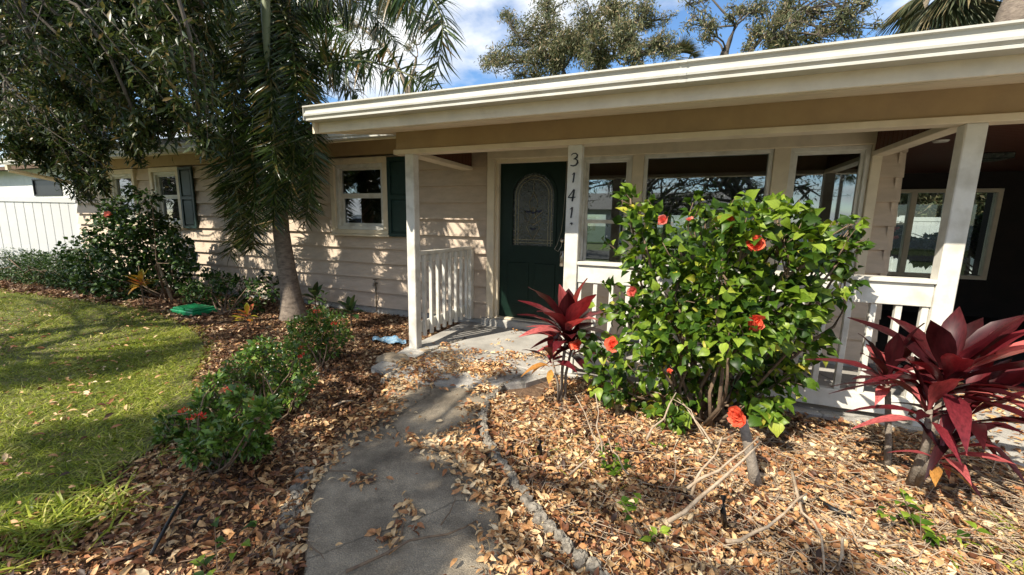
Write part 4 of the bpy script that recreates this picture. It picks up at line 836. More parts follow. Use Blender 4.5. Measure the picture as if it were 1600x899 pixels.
b0 = gnd(876, 632); mb = MB(); c1 = at(885, 522, 3.08); c2 = at(862, 560, 2.95); c3 = at(893, 545, 3.15)
mb.tube([b0, (b0 + c1) / 2 + np.array([-.01, 0, 0]), c1], [.016, .013, .012], 8); mb.tube([b0 + [.03, .02, 0], at(884, 585, 3.1), c3], [.014, .012, .01], 8); mb.tube([b0 + [-.02, 0, 0], at(872, 600, 3.0), c2], [.011, .01, .008], 8); mb.build('stem', barkst, t, True)
head(t, c1, 26, .43, 1, up=.95, wd=1.35); head(t, c3, 13, .31, 2, up=.7, wd=1.25); head(t, c2, 11, .27, 3, up=.4, yellow=4, wd=1.2)
t = thing('cordyline', 'wide maroon cordyline with several heads at the right corner post', 'plant', tuple(gnd(1405, 748)), 'maroon cordylines in the leaf bed')
b1 = gnd(1386, 738); b2 = gnd(1420, 765); mb = MB(); cA = at(1387, 590, 2.85); cB = at(1478, 600, 2.72); cC = at(1452, 640, 2.62); cD = at(1470, 705, 2.58); cE = at(1505, 655, 2.7)
mb.tube([b1, at(1388, 690, 2.95), cA], [.022, .017, .014], 8); mb.tube([b2, at(1440, 715, 2.7), at(1462, 650, 2.68), cB], [.026, .022, .018, .015], 8); mb.tube([b2 + [.03, 0, 0], at(1447, 690, 2.65), cC], [.02, .016, .013], 8); mb.tube([b2 + [.02, 0, .02], at(1450, 728, 2.62), cD], [.018, .014, .012], 8); mb.tube([at(1462, 650, 2.68), cE], [.014, .012], 8)
mb.build('stem', barkst, t, True)
head(t, cB, 24, .52, 4, up=.85, wd=.95, lean=(.12, 0)); head(t, cA, 18, .33, 5, up=.85, wd=1.0); head(t, cC, 13, .32, 6, up=.7, wd=.95); head(t, cD, 14, .25, 7, up=.45, lean=(.35, 0), yellow=2, wd=.9); head(t, cE, 13, .42, 8, up=.6, lean=(.3, -.1), wd=.75)
# left beds --------------------------------------------------------------
LH = [(150, 420, 34), (195, 400, 38), (245, 400, 34), (170, 365, 30), (215, 350, 32), (250, 355, 26), (275, 385, 22), (185, 325, 20), (205, 300, 12), (235, 310, 14), (165, 340, 16), (130, 395, 28), (225, 430, 34), (270, 430, 26), (150, 445, 26), (190, 450, 30), (290, 410, 16)]
lh = shrub('hibiscus_shrub', 'tall dark green hibiscus with one pink flower before the left windows', LH, 4.1, gnd(268, 470), 800, .075, shrubleaf, dy=.3, group=None)
mb = MB(); mb.tube([gnd(270, 472), at(258, 440, 4.2), at(248, 415, 4.15), at(235, 380, 4.1)], [.028, .022, .02, .014], 8); mb.build('stem', stick, lh, True)
c, r_ = C(175, 337, 3.75, 9); flower(lh, c, r_, 'p', n=9, seed=31, lab='single dusky pink flower')
shrub('hedge', 'low dark clipped hedge at the foot of the white vinyl fence', [(px, 412 + 8 * math.sin(px), 22, 4.35) for px in range(-30, 135, 16)] + [(px, 432, 18, 4.1) for px in range(-30, 130, 18)] + [(px, 440, 12, 3.95) for px in range(90, 130, 14)], 4.2, gnd(60, 442), 2600, .05, shrubleaf, T=T_small, Fq=F_small, cat='hedge', dy=.1)
shrub('low_shrub', 'low variegated green shrub at the wall between the croton and the palm', [(300, 455, 18), (325, 445, 20), (350, 440, 18), (375, 450, 20), (405, 452, 18), (310, 475, 14), (340, 472, 16), (370, 475, 14), (400, 478, 12), (425, 462, 10), (330, 428, 10)], 4.1, gnd(355, 492), 800, .07, shrubleaf, T=T_small, Fq=F_small, dy=.15)
shrub('low_shrub', 'dark undergrowth behind the palm trunk along the wall', [(425, 440, 12), (440, 455, 12), (410, 430, 10), (500, 465, 10)], 4.7, gnd(440, 480, -.05), 200, .08, shrubleaf, dy=.1)
def rosette(name, label, px, py, Y, n, L_, meshes, group=None, cat='plant', up=.5, wd=1.0):
    c = at(px, py, Y); t = thing(name, label, cat, (c[0], c[1], -.05), group); mb = MB(); mb.tube([(c[0], c[1], -.08), (c[0], c[1], c[2])], [.012, .008], 6); mb.build('stem', twigd, t)
    r_ = np.random.default_rng(int(px))
    for k in range(n):
        f = k / n; a = k * 2.4 + r_.normal() * .2; e = math.radians(75 - 70 * f); d = np.array([math.cos(a) * math.cos(e), math.sin(a) * math.cos(e), math.sin(e)])
        put('leaf', meshes[k % len(meshes)], t, c + np.array([0, 0, -.08 * f]), d, np.array([0, 0, 1.0]) + np.array([-d[0], -d[1], 0]), L_ * r_.uniform(.7, 1.1), wd)
    return t
crm = [cord_leaf_mesh(i + 20, b, crotm) for i, b in enumerate((-.1, -.35, -.6))]
darkplant = leafmat('bird_leaf', [(0, (.02, .05, .015)), (.7, (.05, .11, .03)), (1, (.14, .2, .06))], .35, .2, .5, source='obj'); dpm = [cord_leaf_mesh(i + 30, b, darkplant) for i, b in enumerate((-.1, -.35, -.6))]
rosette('croton', 'croton with orange and green leaves in front of the dark hedge', 220, 440, 3.75, 24, .24, crm, 'crotons in the left bed', wd=1.2)
rosette('croton', 'small yellow orange croton left of the low shrub by the green box', 284, 446, 4.55, 12, .17, crm, 'crotons in the left bed', wd=1.2)
rosette('croton', 'bright yellow and orange croton between the green box and the palm', 386, 492, 3.5, 16, .20, crm, 'crotons in the left bed', wd=1.3)
rosette('broadleaf_plant', 'broad leaved plant right beside the palm trunk', 492, 462, 4.45, 12, .24, dpm, 'broad leaved plants by the wall', wd=1.5)
rosette('broadleaf_plant', 'spreading broad leaved plant between the palm and the water pipe', 548, 485, 4.2, 16, .26, dpm, 'broad leaved plants by the wall', wd=1.5)
# ixora shrubs with red flower heads
def ixora(label, spec, Y, base, heads, per=420, leaf=.045):
    t = shrub('ixora_shrub', label, spec, Y, base, per, leaf, ixleaf, T=T_small, Fq=F_small, group='red flowering shrubs along the left side of the walk', dy=.16, droop=-.2, r0=.008)
    for i, (px, py, rp_, yy) in enumerate(heads):
        c, r_ = C(px, py, yy, rp_); n = 46; q = unit(rnd(n)) * r_; q[:, 2] = np.abs(q[:, 2]) * .6; V = place(T_small, c + q * .8, unit(q) * .3 + rnd(n) * .5, unit(q) + rnd(n) * .3, .014 * RN.uniform(.8, 1.4, n)); o = bulk('flower_head', V, F_small, RN.random(n), ixred, t)
        mb = MB(); mb.tube([c - np.array([0, 0, .12]), c], [.003, .003], 4); mb.build('flower_stalk', twigd, t)
    return t
ixora('straggly ixora with two bright red flower heads nearest the lawn', [(335, 598, 14), (262, 655, 12), (322, 618, 14), (405, 700, 16), (415, 640, 14), (300, 665, 26), (330, 640, 24), (350, 680, 26), (310, 700, 24), (370, 650, 22), (390, 690, 22), (345, 715, 22), (280, 690, 18), (400, 660, 16), (260, 680, 14), (375, 620, 14)], 1.45, gnd(345, 735), [(292, 643, 10, 1.36), (308, 656, 14, 1.30)], per=760, leaf=.045)
ixora('ixora shrub with faded coral heads in the middle of the row', [(352, 590, 12), (480, 595, 13), (410, 540, 14), (455, 548, 14), (375, 575, 22), (400, 560, 24), (430, 565, 24), (450, 590, 22), (410, 600, 24), (440, 615, 20), (380, 600, 16), (470, 575, 18), (425, 635, 18), (460, 620, 14)], 2.05, gnd(425, 650), [(398, 570, 8, 1.95), (468, 556, 7, 2.0), (358, 610, 9, 1.85), (390, 625, 8, 1.85), (388, 640, 6, 1.85)], per=760, leaf=.045)
ixora('ixora shrub at the foot of the palm trunk', [(470, 510, 20), (500, 500, 22), (525, 510, 20), (485, 535, 22), (515, 540, 20), (460, 535, 16), (500, 560, 14), (540, 525, 12)], 2.95, gnd(505, 575), [(495, 488, 6, 2.9), (523, 507, 6, 2.85), (470, 545, 6, 2.8)], per=1000, leaf=.045)
# ================================================================== GROUND COVER
def litter_layer(name, n, xr, yr, keep, z0, size, m, T=T_lit, Fq=F_lit, tilt=.45, tint=None, zr_=.02):
    x = RN.uniform(*xr, n); y = RN.uniform(*yr, n); k = keep(x, y) > RN.random(n); x, y = x[k], y[k]; n = len(x)
    zz = (z0(x, y) if callable(z0) else z0) + RN.random(n) * zr_; P = np.stack([x, y, zz], -1); a = RN.uniform(0, 2 * PI, n)
    D_ = np.stack([np.cos(a), np.sin(a), RN.normal(size=n) * tilt * .6], -1); Nn = np.array([0, 0, 1.0]) + rnd(n) * tilt; S = size * (.5 + 1.0 * RN.random(n) ** 1.5)
    o = bulk(name, place(T, P, D_, Nn, S), Fq, (RN.random(n) if tint is None else tint(x, y)), m); o['kind'] = 'stuff'; return o
PY = np.array
def g2(x, y, cx, cy, r, a=1.0): return a * np.exp(-((x - cx) ** 2 + (y - cy) ** 2) / (2 * r * r))
WP = []
for px, py, r_, a_ in ((575, 752, .07, 1), (540, 748, .05, .6), (622, 835, .07, 1.0), (640, 800, .06, 1), (605, 850, .05, .7), (650, 690, .10, .9), (690, 700, .12, 1.1), (720, 690, .14, 1.3), (745, 720, .13, 1.4), (765, 770, .12, 1.4), (720, 745, .08, .5), (785, 830, .10, 1.4), (730, 765, .06, .6), (780, 880, .10, 1.3),
                        (740, 640, .10, 1.2), (755, 610, .12, 1.3), (590, 650, .14, 1.3), (560, 665, .12, 1.2), (620, 600, .16, 1.2), (600, 630, .14, 1.3), (660, 592, .18, 1.4), (720, 580, .18, 1.3), (770, 580, .2, 1.4), (690, 562, .18, 1.2), (640, 575, .15, 1.2), (800, 560, .15, .9), (740, 555, .12, .8), (760, 536, .15, .9), (700, 545, .12, .7), (820, 510, .18, 1.5), (845, 505, .15, 1.5), (800, 520, .12, .5), (770, 505, .05, .5), (520, 700, .12, 1.1), (500, 730, .10, 1.0), (480, 760, .08, .9), (600, 680, .08, .6), (850, 560, .15, 1.0), (730, 665, .08, .8), (470, 800, .06, 1.0), (462, 850, .06, 1.0)):
    c = gnd(px, py, -.02); WP.append((c[0], c[1], r_ * .72, a_))
def walk_keep(x, y):
    d = np.zeros_like(x)
    for c in WP: d += g2(x, y, *c)
    return np.clip(d, 0, 1) ** 1.6 + .006
def lawn_mask(x, y): return in_poly(x, y, LAWN)
def bedR(x, y):
    ins = (x > -1.6) & ~in_walk(x, y) & (y < 3.58) & ~((x > 1.98) & (y > 3.25)) & ~((x > 2.12)) & ~((x > -2.75) & (x < -.95) & (y > 3.0))
    return ins * 1.0
def bedL(x, y): return ((x <= -1.3) & ~in_walk(x, y) & ~lawn_mask(x, y) & (y < 5.0) & ~((x > -2.72) & (y > 2.95)) & (x + y * .0 < -1.0)) * 1.0
tl = lambda lo, hi: (lambda x, y: np.clip(RN.uniform(lo, hi, len(x)) + .22 * noise2(x * 3.1, y * 3.1), 0, 1))
litter_layer('leaf_litter_right_bed', 40000, (-1.6, 2.6), (.7, 3.6), lambda x, y: bedR(x, y) * np.clip(1.6 - .3 * y, .5, 1), gz, .045, litter, tint=tl(-.1, .9), zr_=.035, tilt=.7)
litter_layer('leaf_litter_right_bed', 26000, (-1.6, 2.6), (.7, 3.6), bedR, gz, .040, litter, T=T_lit2, Fq=F_lit2, tint=tl(.1, 1.0), zr_=.05, tilt=.6)
litter_layer('leaf_crumbs', 60000, (-1.6, 2.6), (.7, 3.6), bedR, gz, .018, litter, T=T_small, Fq=F_small, tint=tl(-.2, 1.0), zr_=.045, tilt=.8)
litter_layer('leaf_crumbs', 60000, (-6, -1.0), (.4, 4.6), lambda x, y: bedL(x, y), gz, .018, mulch, T=T_small, Fq=F_small, tint=tl(-.1, 1.0), zr_=.04, tilt=.8)
def lfall(x, y): return bedL(x, y) * np.clip(.35 + .5 * (y < 2.4), 0, 1)
litter_layer('leaf_litter_left_bed', 60000, (-6, -1.0), (.4, 4.6), lambda x, y: bedL(x, y) * np.clip(1.5 - .35 * y, .35, 1), gz, .048, litter, tint=tl(-.1, .9), zr_=.03, tilt=.6)
litter_layer('dark_mulch', 60000, (-6, -1.0), (1.8, 5.0), lambda x, y: bedL(x, y) * np.clip((y - 1.8) * .8, 0, 1), gz, .045, mulch, T=T_lit2, Fq=F_lit2, tint=tl(-.1, 1.0), zr_=.03)
litter_layer('dark_mulch', 38000, (-15, -6), (2.6, 5.0), bedL, gz, .07, mulch, T=T_lit2, Fq=F_lit2, tint=tl(0, 1.0), zr_=.03)
litter_layer('leaf_litter_walk', 60000, (-3.0, -.3), (.7, 5.0), lambda x, y: (in_walk(x, y) | ((y > 2.8) & (x > -2.7) & (x < -.95) & (y < 4.9) & ~((y > 4.0) & (x < -1.9)))) * walk_keep(x, y) * (.55), lambda x, y: np.where(y > 3.1, .004, -.016), .046, litter, tint=tl(.2, 1.0), zr_=.022)
litter_layer('leaf_litter_carport', 9000, (1.96, 5), (2.2, 5.5), lambda x, y: np.clip(g2(x, y, 2.5, 4.4, .35) + g2(x, y, 2.2, 2.9, .5) + g2(x, y, 3.1, 4.0, .5, .5) + .02, 0, 1), lambda x, y: np.where(y > 3.3, -.002, -.025), .045, litter, tint=tl(.3, 1.0))
litter_layer('leaf_litter_lawn', 9000, (-12, -2.3), (.3, 4.3), lambda x, y: lawn_mask(x, y) * np.clip(.25 + .5 * noise2(x * 1.7, y * 2.1), .05, .8), -.01, .045, litter, tint=tl(.1, .9), zr_=.03)
# fine twigs and needles in the litter
def twigs_stuff(name, n, xr, yr, keep, m, L_=.12):
    x = RN.uniform(*xr, n); y = RN.uniform(*yr, n); k = keep(x, y) > RN.random(n); x, y = x[k], y[k]; mb = MB()
    for a, b in zip(x, y):
        t = RN.uniform(0, 2 * PI); l = L_ * RN.uniform(.4, 1.6); z = float(gz(a, b)) + RN.uniform(.01, .045); d = np.array([math.cos(t), math.sin(t), RN.uniform(-.1, .2)]) * l; p = np.array([a, b, z])
        mb.tube([p, p + d * .5 + rnd(1)[0] * l * .06, p + d], [.0022, .002, .001], 3, False)
    o = mb.build(name, m); o['kind'] = 'stuff'
twigs_stuff('fine_twigs', 6000, (-1.6, 2.6), (.8, 3.6), bedR, stick); twigs_stuff('fine_twigs', 900, (-6, -1.3), (.6, 4.6), bedL, twigd); twigs_stuff('dry_straw', 3500, (.2, 2.6), (1.2, 3.4), lambda x, y: bedR(x, y) * np.clip(.3 + x * .4, 0, 1), stick, .2); twigs_stuff('fine_twigs', 900, (-1.6, 2.6), (.8, 3.6), bedR, twigd)
# --- grass
def grass(name, n, xr, yr, keep, size, seedt=(0, 1)):
    x = RN.uniform(*xr, n); y = RN.uniform(*yr, n); k = keep(x, y) > RN.random(n); x, y = x[k], y[k]; n = len(x)
    cl_ = .5 + .5 * noise2(x * 2.7, y * 3.1); a = RN.uniform(0, 2 * PI, n); D_ = np.stack([np.cos(a) * .75, np.sin(a) * .75, RN.uniform(.25, 1.1, n)], -1)
    P = np.stack([x, y, np.full(n, -.035)], -1); S = size * RN.uniform(.5, 1.3, n) * (.8 + .3 * cl_); T = T_blade.copy(); T[:, 1] *= 2.7; T[:, 2] *= -1
    o = bulk(name, place(T, P, D_, np.array([0, 0, 1.0]) + rnd(n) * .3, S), F_blade, np.clip(RN.random(n) * .8 + .3 * cl_ - .05, 0, 1), grassm); o['kind'] = 'stuff'
lm = lambda x, y: lawn_mask(x + .10 * noise2(x * 9, y * 7) + RN.normal(size=len(x)) * .07, y + RN.normal(size=len(x)) * .07) * np.clip(.75 + .4 * noise2(x * 1.9, y * 2.3), .25, 1)
grass('lawn_grass', 130000, (-5.8, -2.3), (.3, 3.4), lm, .062)
grass('lawn_grass', 90000, (-13, -5.6), (.8, 4.3), lambda x, y: lm(x, y) * (y > -x * .25 - .6), .075)
tuft = gnd(85, 820); grass('grass_tuft', 2600, (tuft[0] - .35, tuft[0] + .35), (tuft[1] - .3, tuft[1] + .25), lambda x, y: g2(x, y, tuft[0], tuft[1], .13), .12)
grass('weeds', 9000, (.9, 2.3), (1.3, 2.7), lambda x, y: np.clip(g2(x, y, 1.55, 2.15, .35), 0, 1) * .10, .09)
grass('weeds', 5000, (-1.2, .2), (1.8, 2.9), lambda x, y: np.clip(g2(x, y, -.5, 2.35, .2), 0, 1) * .25, .05)
# --- broken concrete edging
def edging(label, pix, step, r0, seed, z=-.02, m=stone, group=None):
    P = [gnd(a, b, z)[:2] for a, b in pix]; d = np.r_[0, np.cumsum(np.linalg.norm(np.diff(P, axis=0), axis=1))]; n = int(d[-1] / step); P = np.array(P); r_ = np.random.default_rng(seed)
    t = thing('path_edging', label, 'edging', (P[0][0], P[0][1], -.06), group)
    for i in range(n):
        s_ = (i + .5) * step; c = np.array([np.interp(s_, d, P[:, 0]), np.interp(s_, d, P[:, 1])]); c2 = np.array([np.interp(min(s_ + .02, d[-1]), d, P[:, 0]), np.interp(min(s_ + .02, d[-1]), d, P[:, 1])])
        dr = c2 - c; dr = dr / (np.linalg.norm(dr) + 1e-9) if np.linalg.norm(dr) > 1e-6 else np.array([0, 1.0]); nn = np.array([-dr[1], dr[0]])
        mb = MB(); k = 12; rings = [(.0, -.06), (1.0, -.05), (1.04, -.01), (.98, .012), (.86, .028), (.6, .034), (.3, .034)]; vs = []; c = c + nn * r_.normal() * .006
        ra = step * .53 * r_.uniform(.92, 1.12); rb = r0 * r_.uniform(.8, 1.15)
        jit = r_.normal(size=k) * .13
        for rr2, zz in rings[1:]:
            for j in range(k):
                a = 2 * PI * j / k; q = c + dr * math.cos(a) * ra * rr2 * (1 + jit[j]) + nn * math.sin(a) * rb * rr2 * (1 + jit[j]) + r_.normal(size=2) * .0035; vs.append((q[0], q[1], z + zz + r_.normal() * .0045))
        vs.append((c[0], c[1], z + .037)); m_ = len(rings) - 1
        fs = [(a * k + j, a * k + (j + 1) % k, (a + 1) * k + (j + 1) % k, (a + 1) * k + j) for a in range(m_ - 1) for j in range(k)] + [((m_ - 1) * k + j, (m_ - 1) * k + (j + 1) % k, m_ * k) for j in range(k)]
        mb.poly(vs, fs); mb.build('edging_stone', m, t, False)
edging('knobbly grey concrete edging curving along the right side of the walk', [(828, 590), (806, 594), (785, 606), (766, 624), (754, 650), (757, 680), (770, 708), (788, 735), (808, 762), (828, 790), (846, 812), (868, 832), (890, 862), (930, 893), (960, 925)], .070, .031, 1, z=-.03)
edging('worn broken concrete edging half buried in leaves on the left of the walk', [(478, 735), (468, 765), (458, 800), (450, 840), (440, 870), (425, 905)], .075, .055, 2, z=-.055)
edging('thin curb edging curving from the tan rock to the porch slab', [(598, 600), (620, 582), (648, 566), (672, 552), (700, 540), (735, 530)], .07, .022, 3, z=-.02)
# --- small things
rk = MB(); import bmesh
def rock(label, c, s, seed):
    bm = bmesh.new(); bmesh.ops.create_icosphere(bm, subdivisions=3, radius=1); r_ = np.random.default_rng(seed); off = r_.normal(size=(5, 3))
    for v in bm.verts:
        p = np.array(v.co); k = 1 + .14 * math.sin(3 * p @ off[0]) + .10 * math.sin(5 * p @ off[1]) + .04 * math.sin(11 * p @ off[2]); q = np.clip(p * k, -.8, .8); v.co = (q[0] * s[0] + c[0], q[1] * s[1] + c[1], q[2] * s[2] + c[2])
    me = bpy.data.meshes.new('rock'); bm.to_mesh(me); bm.free(); o = link('rock', me, rockm, None, True); setp(o, label, 'rock', 'rocks by the left porch post')
rock('flat tan rock on the leaves just below the left porch post', gnd(612, 570) + [0, .06, .02], (.24, .14, .085), 2)
rock('small pale rock wedged behind the bigger tan rock', gnd(662, 556) + [0, .05, .015], (.10, .07, .05), 5)
# green valve box lid
c = gnd(285, 494); bxg = thing('valve_box', 'green plastic utility box lid lying at the edge of the lawn', 'box', tuple(c))
grn = mat('green_plastic', (.012, .20, .075), .35, (.018, .25, .10), 8)
MB().bbox(c[0] - .27, c[0] + .27, c[1] - .02, c[1] + .36, -.06, .035, .015).build('base', grn, bxg)
mb = MB(); mb.bbox(c[0] - .24, c[0] + .24, c[1] + .01, c[1] + .33, .036, .062, .008); mb.build('lid', grn, bxg)
mb = MB()
for i in range(5): mb.bbox(c[0] - .2 + i * .085, c[0] - .15 + i * .085, c[1] + .04, c[1] + .30, .063, .070, .002)
mb.build('ribs', grn, bxg)
MB().bbox(c[0] - .05, c[0] + .05, c[1] - .005, c[1] + .012, .03, .075, .003).build('handle', grn, bxg)
# crumpled blue plastic
bl = mat('blue_film', (.06, .22, .42), .4, (.35, .45, .5), 30, .5, 60); c = gnd(608, 537); V = []; nx, ny = 22, 9
for j in range(ny):
    for i in range(nx):
        u, v = i / (nx - 1) - .5, j / (ny - 1) - .5; V.append((c[0] + u * .42 + .02 * math.sin(9 * v), c[1] + v * .16 + .03 * math.sin(7 * u), -.01 + .045 * RN.random() * (1 - 3 * v * v) * (1 - 3.4 * u * u) + .02 * math.sin(9 * u + 5 * v)))
mb = MB(); mb.poly(V, [(j * nx + i, j * nx + i + 1, (j + 1) * nx + i + 1, (j + 1) * nx + i) for j in range(ny - 1) for i in range(nx - 1)]); setp(mb.build('plastic_bag', bl, None, True), 'crumpled blue and white plastic bag by the left porch post', 'bag')
# dead sticks and pruned stems in the right bed
SK = [('long bare pruned branch leaning over the right bed', [(1050, 815, 1.85), (1095, 780, 1.95), (1140, 738, 2.1), (1185, 690, 2.3)], .011), ('bare forked branch crossing the long pruned one', [(1070, 760, 2.0), (1120, 737, 2.05), (1145, 722, 2.1), (1184, 684, 2.25)], .008),
      ('pale bare stick standing near the middle of the right bed', [(1080, 770, 2.0), (1100, 735, 2.05), (1130, 685, 2.15)], .008), ('slender dead stem rising left of the hibiscus base', [(945, 720, 2.25), (925, 675, 2.3), (898, 618, 2.4)], .006), ('thin dead stem with a knobby tip beside the slender one', [(945, 720, 2.25), (936, 670, 2.3), (930, 615, 2.4)], .006),
      ('diagonal dead stem reaching up into the hibiscus', [(1010, 690, 2.4), (1035, 655, 2.5), (1057, 612, 2.7)], .008), ('short bent twig in the leaves below the weeds', [(890, 740, 2.0), (920, 715, 2.1), (945, 690, 2.2)], .006), ('leaning dead stem in the middle of the right bed', [(980, 745, 2.0), (965, 715, 2.1), (948, 688, 2.2)], .005),
      ('upright thin twig standing right of the weeds', [(1045, 770, 1.9), (1047, 725, 1.95), (1056, 680, 2.0)], .004), ('curved branch lying at the lower right of the bed', [(1130, 850, 1.75), (1180, 830, 1.9), (1230, 800, 2.0), (1260, 770, 2.15)], .009), ('long crooked root like branch at the bottom right', [(1240, 740, 2.3), (1255, 800, 2.05), (1290, 840, 1.95), (1295, 895, 1.8)], .008),
      ('short pale stick poking from the litter at the bottom right', [(1318, 895, 1.85), (1325, 850, 1.9), (1333, 815, 1.95)], .008), ('thin straight twig lying near the bottom right edge', [(1345, 850, 1.95), (1380, 848, 2.0), (1410, 850, 2.05)], .006), ('dark forked twig under the hibiscus', [(1110, 690, 2.5), (1085, 655, 2.7), (1060, 620, 2.9)], .007), ('bare twig arching under the hibiscus to the right', [(1100, 680, 2.6), (1080, 640, 2.75), (1050, 625, 2.8)], .005)]
for i, (lab, p_, r_) in enumerate(SK):
    pts = [at(*q) for q in p_]; stickobj('dead_branch', lab, 'branch', [p + rnd(1)[0] * .009 for p in np.concatenate([[a, (a + b) / 2] for a, b in zip(pts, pts[1:])] + [[pts[-1]]])], list(np.linspace(r_, r_ * .45, 2 * len(pts) - 1)), stick, 'dead branches in the right bed')
WK = [('long knobbly dark twig lying across the bottom of the walk', [(540, 893), (600, 868), (640, 845), (700, 835), (745, 815)], .007), ('curved brown twig on the leaf pile on the walk', [(604, 866), (626, 840), (632, 815), (618, 795)], .006), ('thin forked twig on the right edge of the walk', [(690, 820), (705, 800), (712, 780)], .004), ('bent hair thin twig on the upper part of the walk', [(550, 700), (562, 685), (590, 672)], .003), ('small pale twig on the lower left of the walk', [(478, 845), (495, 860), (507, 872)], .004), ('loose twig beside the small leaf pile on the walk', [(515, 735), (545, 736), (575, 742)], .004), ('twig standing off the walk leaves', [(710, 730), (715, 745), (735, 762)], .004)]
for lab, p_, r_ in WK:
    pts = [gnd(*q, z=.0) for q in p_]; stickobj('fallen_twig', lab, 'twig', [p + np.r_[rnd(1)[0][:2] * .003, 0] for p in np.concatenate([[a, (a + b) / 2] for a, b in zip(pts, pts[1:])] + [[pts[-1]]])], list(np.linspace(r_, r_ * .5, 2 * len(pts) - 1)), twigd, 'twigs fallen on the walk', n=6)
LK = [('bare stem standing under the nearest ixora', [(362, 790), (366, 750), (358, 700)]), ('long thin twig lying on the leaves left of the walk', [(200, 625), (240, 600), (262, 572)])]
stickobj('fallen_twig', 'thin bare stem standing on the litter below the nearest ixora', 'twig', [gnd(371, 795), at(366, 760, 1.5), at(359, 725, 1.6), at(360, 690, 1.75)], [.004, .004, .003, .002], stick)
stickobj('fallen_twig', 'grey branch lying from the ixora row toward the walk', 'twig', [gnd(466, 612, .0), gnd(482, 590, .04), gnd(500, 570, .05)], [.009, .008, .006], stick)
stickobj('fallen_twig', 'pale stick on the dark leaves left of the walk', 'twig', [gnd(520, 635, .0), gnd(535, 628, .02), gnd(552, 626, .01)], [.008, .008, .006], stick)
# black irrigation tubes and risers
def drip(label, p_, r_): stickobj('irrigation_tube', label, 'tube', p_, r_, black, 'black irrigation tubes in the beds', n=8)
drip('black irrigation tube lying in the litter at the bottom left', [gnd(236, 866, .0), gnd(258, 826, .01), gnd(275, 795, .012), gnd(292, 768, .0)], .008)
drip('short black tube end beside the long tube at the bottom left', [gnd(303, 825, -.02), gnd(312, 808, .03), gnd(322, 806, .0)], .007)
drip('black sprinkler riser sunk in the leaves right of the walk edging', [gnd(842, 712, -.06), at(843, 700, 2.2), at(845, 688, 2.22)], .018)
drip('black curved riser standing in the right bed below the hibiscus', [gnd(1133, 826, -.05), at(1130, 800, 1.9), at(1131, 775, 1.95)], .013)
drip('black hose piece half buried at the lower right', [gnd(1278, 782, -.02), gnd(1300, 795, .0), gnd(1335, 812, -.02)], .014)
drip('black tube end poking up under the middle ixora', [gnd(506, 588, -.04), at(505, 570, 2.9), at(506, 556, 2.95)], .013)
# weeds in the right bed
def weed(label, px, py, Y, n, L_, spread=.5):
    c = at(px, py, Y); g = gnd(px, py + 10); c = g; t = thing('weed', label, 'weed', tuple(c), 'green weeds in the right bed'); me = variants; r_ = np.random.default_rng(px)
    mb = MB()
    for k in range(n):
        d = unit(np.array([r_.normal() * spread, r_.normal() * spread, 1.0])); h = r_.uniform(.05, .22) * L_ / .1; e = c + d * h; mb.tube([c, e], [.003, .0015], 4)
        for q in range(4):
            a = r_.uniform(0, 2 * PI); dd = np.array([math.cos(a), math.sin(a), .3]); put('leaf', me[q], t, c + d * h * r_.uniform(.4, 1), dd, np.array([0, -.2, 1.0]), .05 * L_ / .1 * r_.uniform(.6, 1.1), .8)
    mb.build('stem', twigd, t)
weed('bushy dark green weed in the middle of the right bed', 955, 735, 2.1, 12, .10); weed('small green sprout below the bushy weed', 975, 795, 1.8, 3, .10); weed('low green sprout near the bottom centre of the bed', 1010, 838, 1.7, 4, .10); weed('green weed at the lower right under the cordyline', 1440, 845, 2.0, 9, .12); weed('tiny green sprout on the litter left of the long branch', 1020, 690, 2.3, 3, .07)
weed('leafy green seedling at the very bottom left of centre', 340, 890, 1.2, 4, .12)
# ================================================================== BEHIND THE CAMERA (reflected in the windows)
def simple_house():
    t = thing('house_across_street', 'white house with grey roof across the street, seen only reflected in the windows', 'house', (-2, -26, 0)); mb = MB(); mb.box(-10, 6, -32, -26, -.1, 2.7); mb.build('wall', stucco, t)
    mb = MB(); mb.poly([(-10.6, -25.4, 2.7), (6.6, -25.4, 2.7), (6.6, -32.6, 2.7), (-10.6, -32.6, 2.7), (-8, -29, 4.3), (4, -29, 4.3)], [(0, 1, 5, 4), (1, 2, 5), (2, 3, 4, 5), (3, 0, 4), (3, 2, 1, 0)]); mb.build('roof', roofm, t)
    for x in (-8, -4.5, .5, 3.5): MB().box(x, x + 1.3, -26.0, -25.97, .9, 2.1).build('window', glass, t)
simple_house()
vinyl_fence('vinyl_fence', 'white vinyl fence across the street, seen only in reflections', 'x', 8, 60, .3, -24, 1.8, group=None)
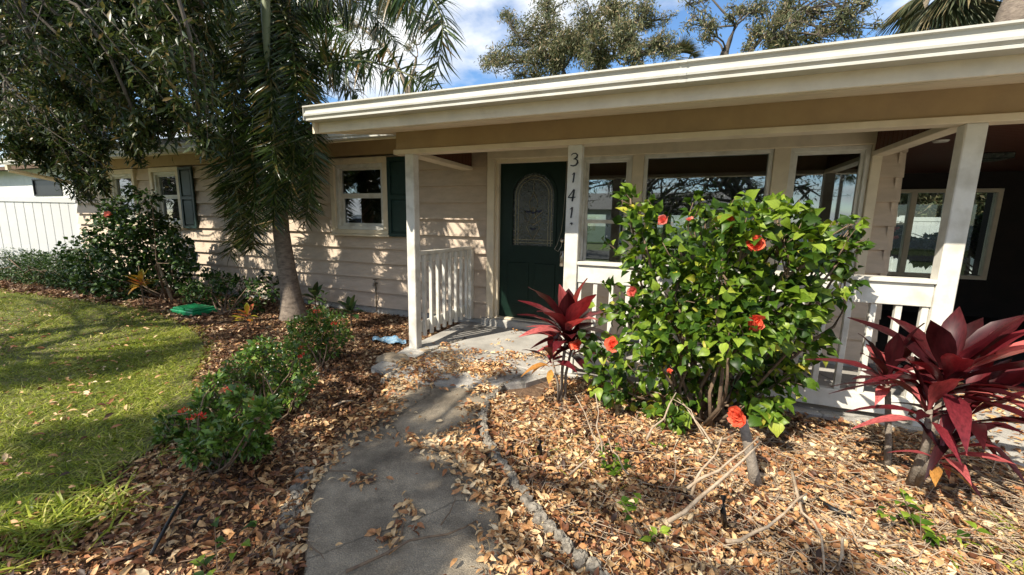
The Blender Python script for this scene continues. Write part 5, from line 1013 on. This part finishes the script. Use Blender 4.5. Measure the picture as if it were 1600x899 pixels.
def suv(cx, cy):
    t = thing('parked_suv', 'white sport utility vehicle parked at the street, mirrored in the window by the palm', 'car', (cx, cy, -.09)); z = -.09
    prof = [(-2.3, .45), (-2.32, .95), (-2.2, 1.08), (-1.0, 1.16), (-.55, 1.66), (-.3, 1.76), (1.7, 1.76), (2.1, 1.62), (2.3, 1.1), (2.32, .45)]
    def side(x, zz, y): return (cx + x, cy + y, z + zz)
    n = len(prof); mb = MB(); ins = [.0 if p[1] < 1.2 else .18 for p in prof]
    mb.poly([side(p[0], p[1], -.92 + i) for p, i in zip(prof, ins)] + [side(p[0], p[1], .92 - i) for p, i in zip(prof, ins)], [(i, (i + 1) % n, n + (i + 1) % n, n + i) for i in range(n)] + [tuple(range(n)), tuple(range(n, 2 * n))[::-1]])
    mb.build('body', mat('white_car_paint', (.75, .76, .77), .2), t)
    for x0_, x1_ in ((-.75, .1), (.18, 1.0), (1.08, 1.9)):
        mb = MB(); a = max(x0_, -.5); mb.poly([side(x0_, 1.17, .935), side(x1_, 1.17, .935), side(x1_ - .02, 1.58, .80), side(a + .1, 1.58, .80), side(x0_, 1.17, .90), side(x1_, 1.17, .90), side(x1_ - .02, 1.58, .76), side(a + .1, 1.58, .76)], [(0, 1, 2, 3), (4, 7, 6, 5), (0, 4, 5, 1), (1, 5, 6, 2), (2, 6, 7, 3), (3, 7, 4, 0)]); mb.build('side_window', black, t)
    for x in (-1.45, 1.45):
        for y in (-.8, .8):
            mb = MB(); mb.tube([side(x, .36, y - .11), side(x, .36, y + .11)], [.36, .36], 20); wh = mb.build('wheel', black, t, False); mb = MB(); mb.tube([side(x, .36, y - .12), side(x, .36, y + .12)], [.2, .2], 14); mb.build('rim', brass, wh)
suv(-14.2, -6.3)
shrub('flowering_shrub', 'low dark shrub with pinkish blossom before the back fence, through the carport glass', [(1395, 365, 16, 12), (1410, 385, 16, 12), (1430, 390, 16, 12), (1455, 385, 16, 12), (1480, 380, 16, 12), (1500, 385, 16, 12), (1530, 380, 18, 12), (1445, 400, 14, 12), (1540, 350, 14, 12)], 12, (6.6, 12, -.05), 2200, .13, shrubleaf, dy=.2, r0=.02)
pf = bpy.context.scene.objects['flowering_shrub']
for i_, (a_, b_) in enumerate(((1394, 362), (1399, 372), (1391, 378), (1402, 358))):
    c, r_ = C(a_, b_, 11.4, 4); flower(pf, c, r_, 'p', n=9, seed=60 + i_)
for i, (x, y, h, lab) in enumerate(((-22, -22, 7, 'round oak across the street at the far left, behind the viewer'), (-13, -24, 8, 'tall oak across the street, behind the viewer'), (-3, -20, 7.5, 'dense oak across the street in front of the white house, behind the viewer'), (2.5, -13, 7.5, 'round oak at the kerb behind the viewer, mirrored in the middle pane'), (-25, -9, 7, 'oak at the left kerb behind the viewer, mirrored in the far windows'), (-31, -7, 7, 'leftmost kerb oak behind the viewer'), (5, -34, 6, 'small far oak behind the white house, behind the viewer'), (-8, -14, 6.5, 'oak at the kerb straight behind the viewer'))):
    cl = [(np.array([x, y, h * .62]) + rnd(1)[0] * np.array([h * .33, h * .33, h * .2]), h * .22, 1) for _ in range(16)]
    tree('street_oak', lab, (x, y, -.1), (x + .3, y, h * .35), cl, .24, oakleaf, bark, r=.3, per=260, group='oaks across the street behind the viewer', twr=.04)
for i, (x, y, h) in enumerate(((14, -38, 7.0), (19, -40, 8.2), (24, -36, 6.5), (10, -42, 7.5))):
    fanpalm(('shortest ', 'tallest ', 'nearest ', 'leftmost ')[i] + 'fan palm on the skyline behind the viewer', np.array([x, y, 0.]), np.array([x, y, h]), 1.6, 22, trunk_r=.17 + .01 * i)
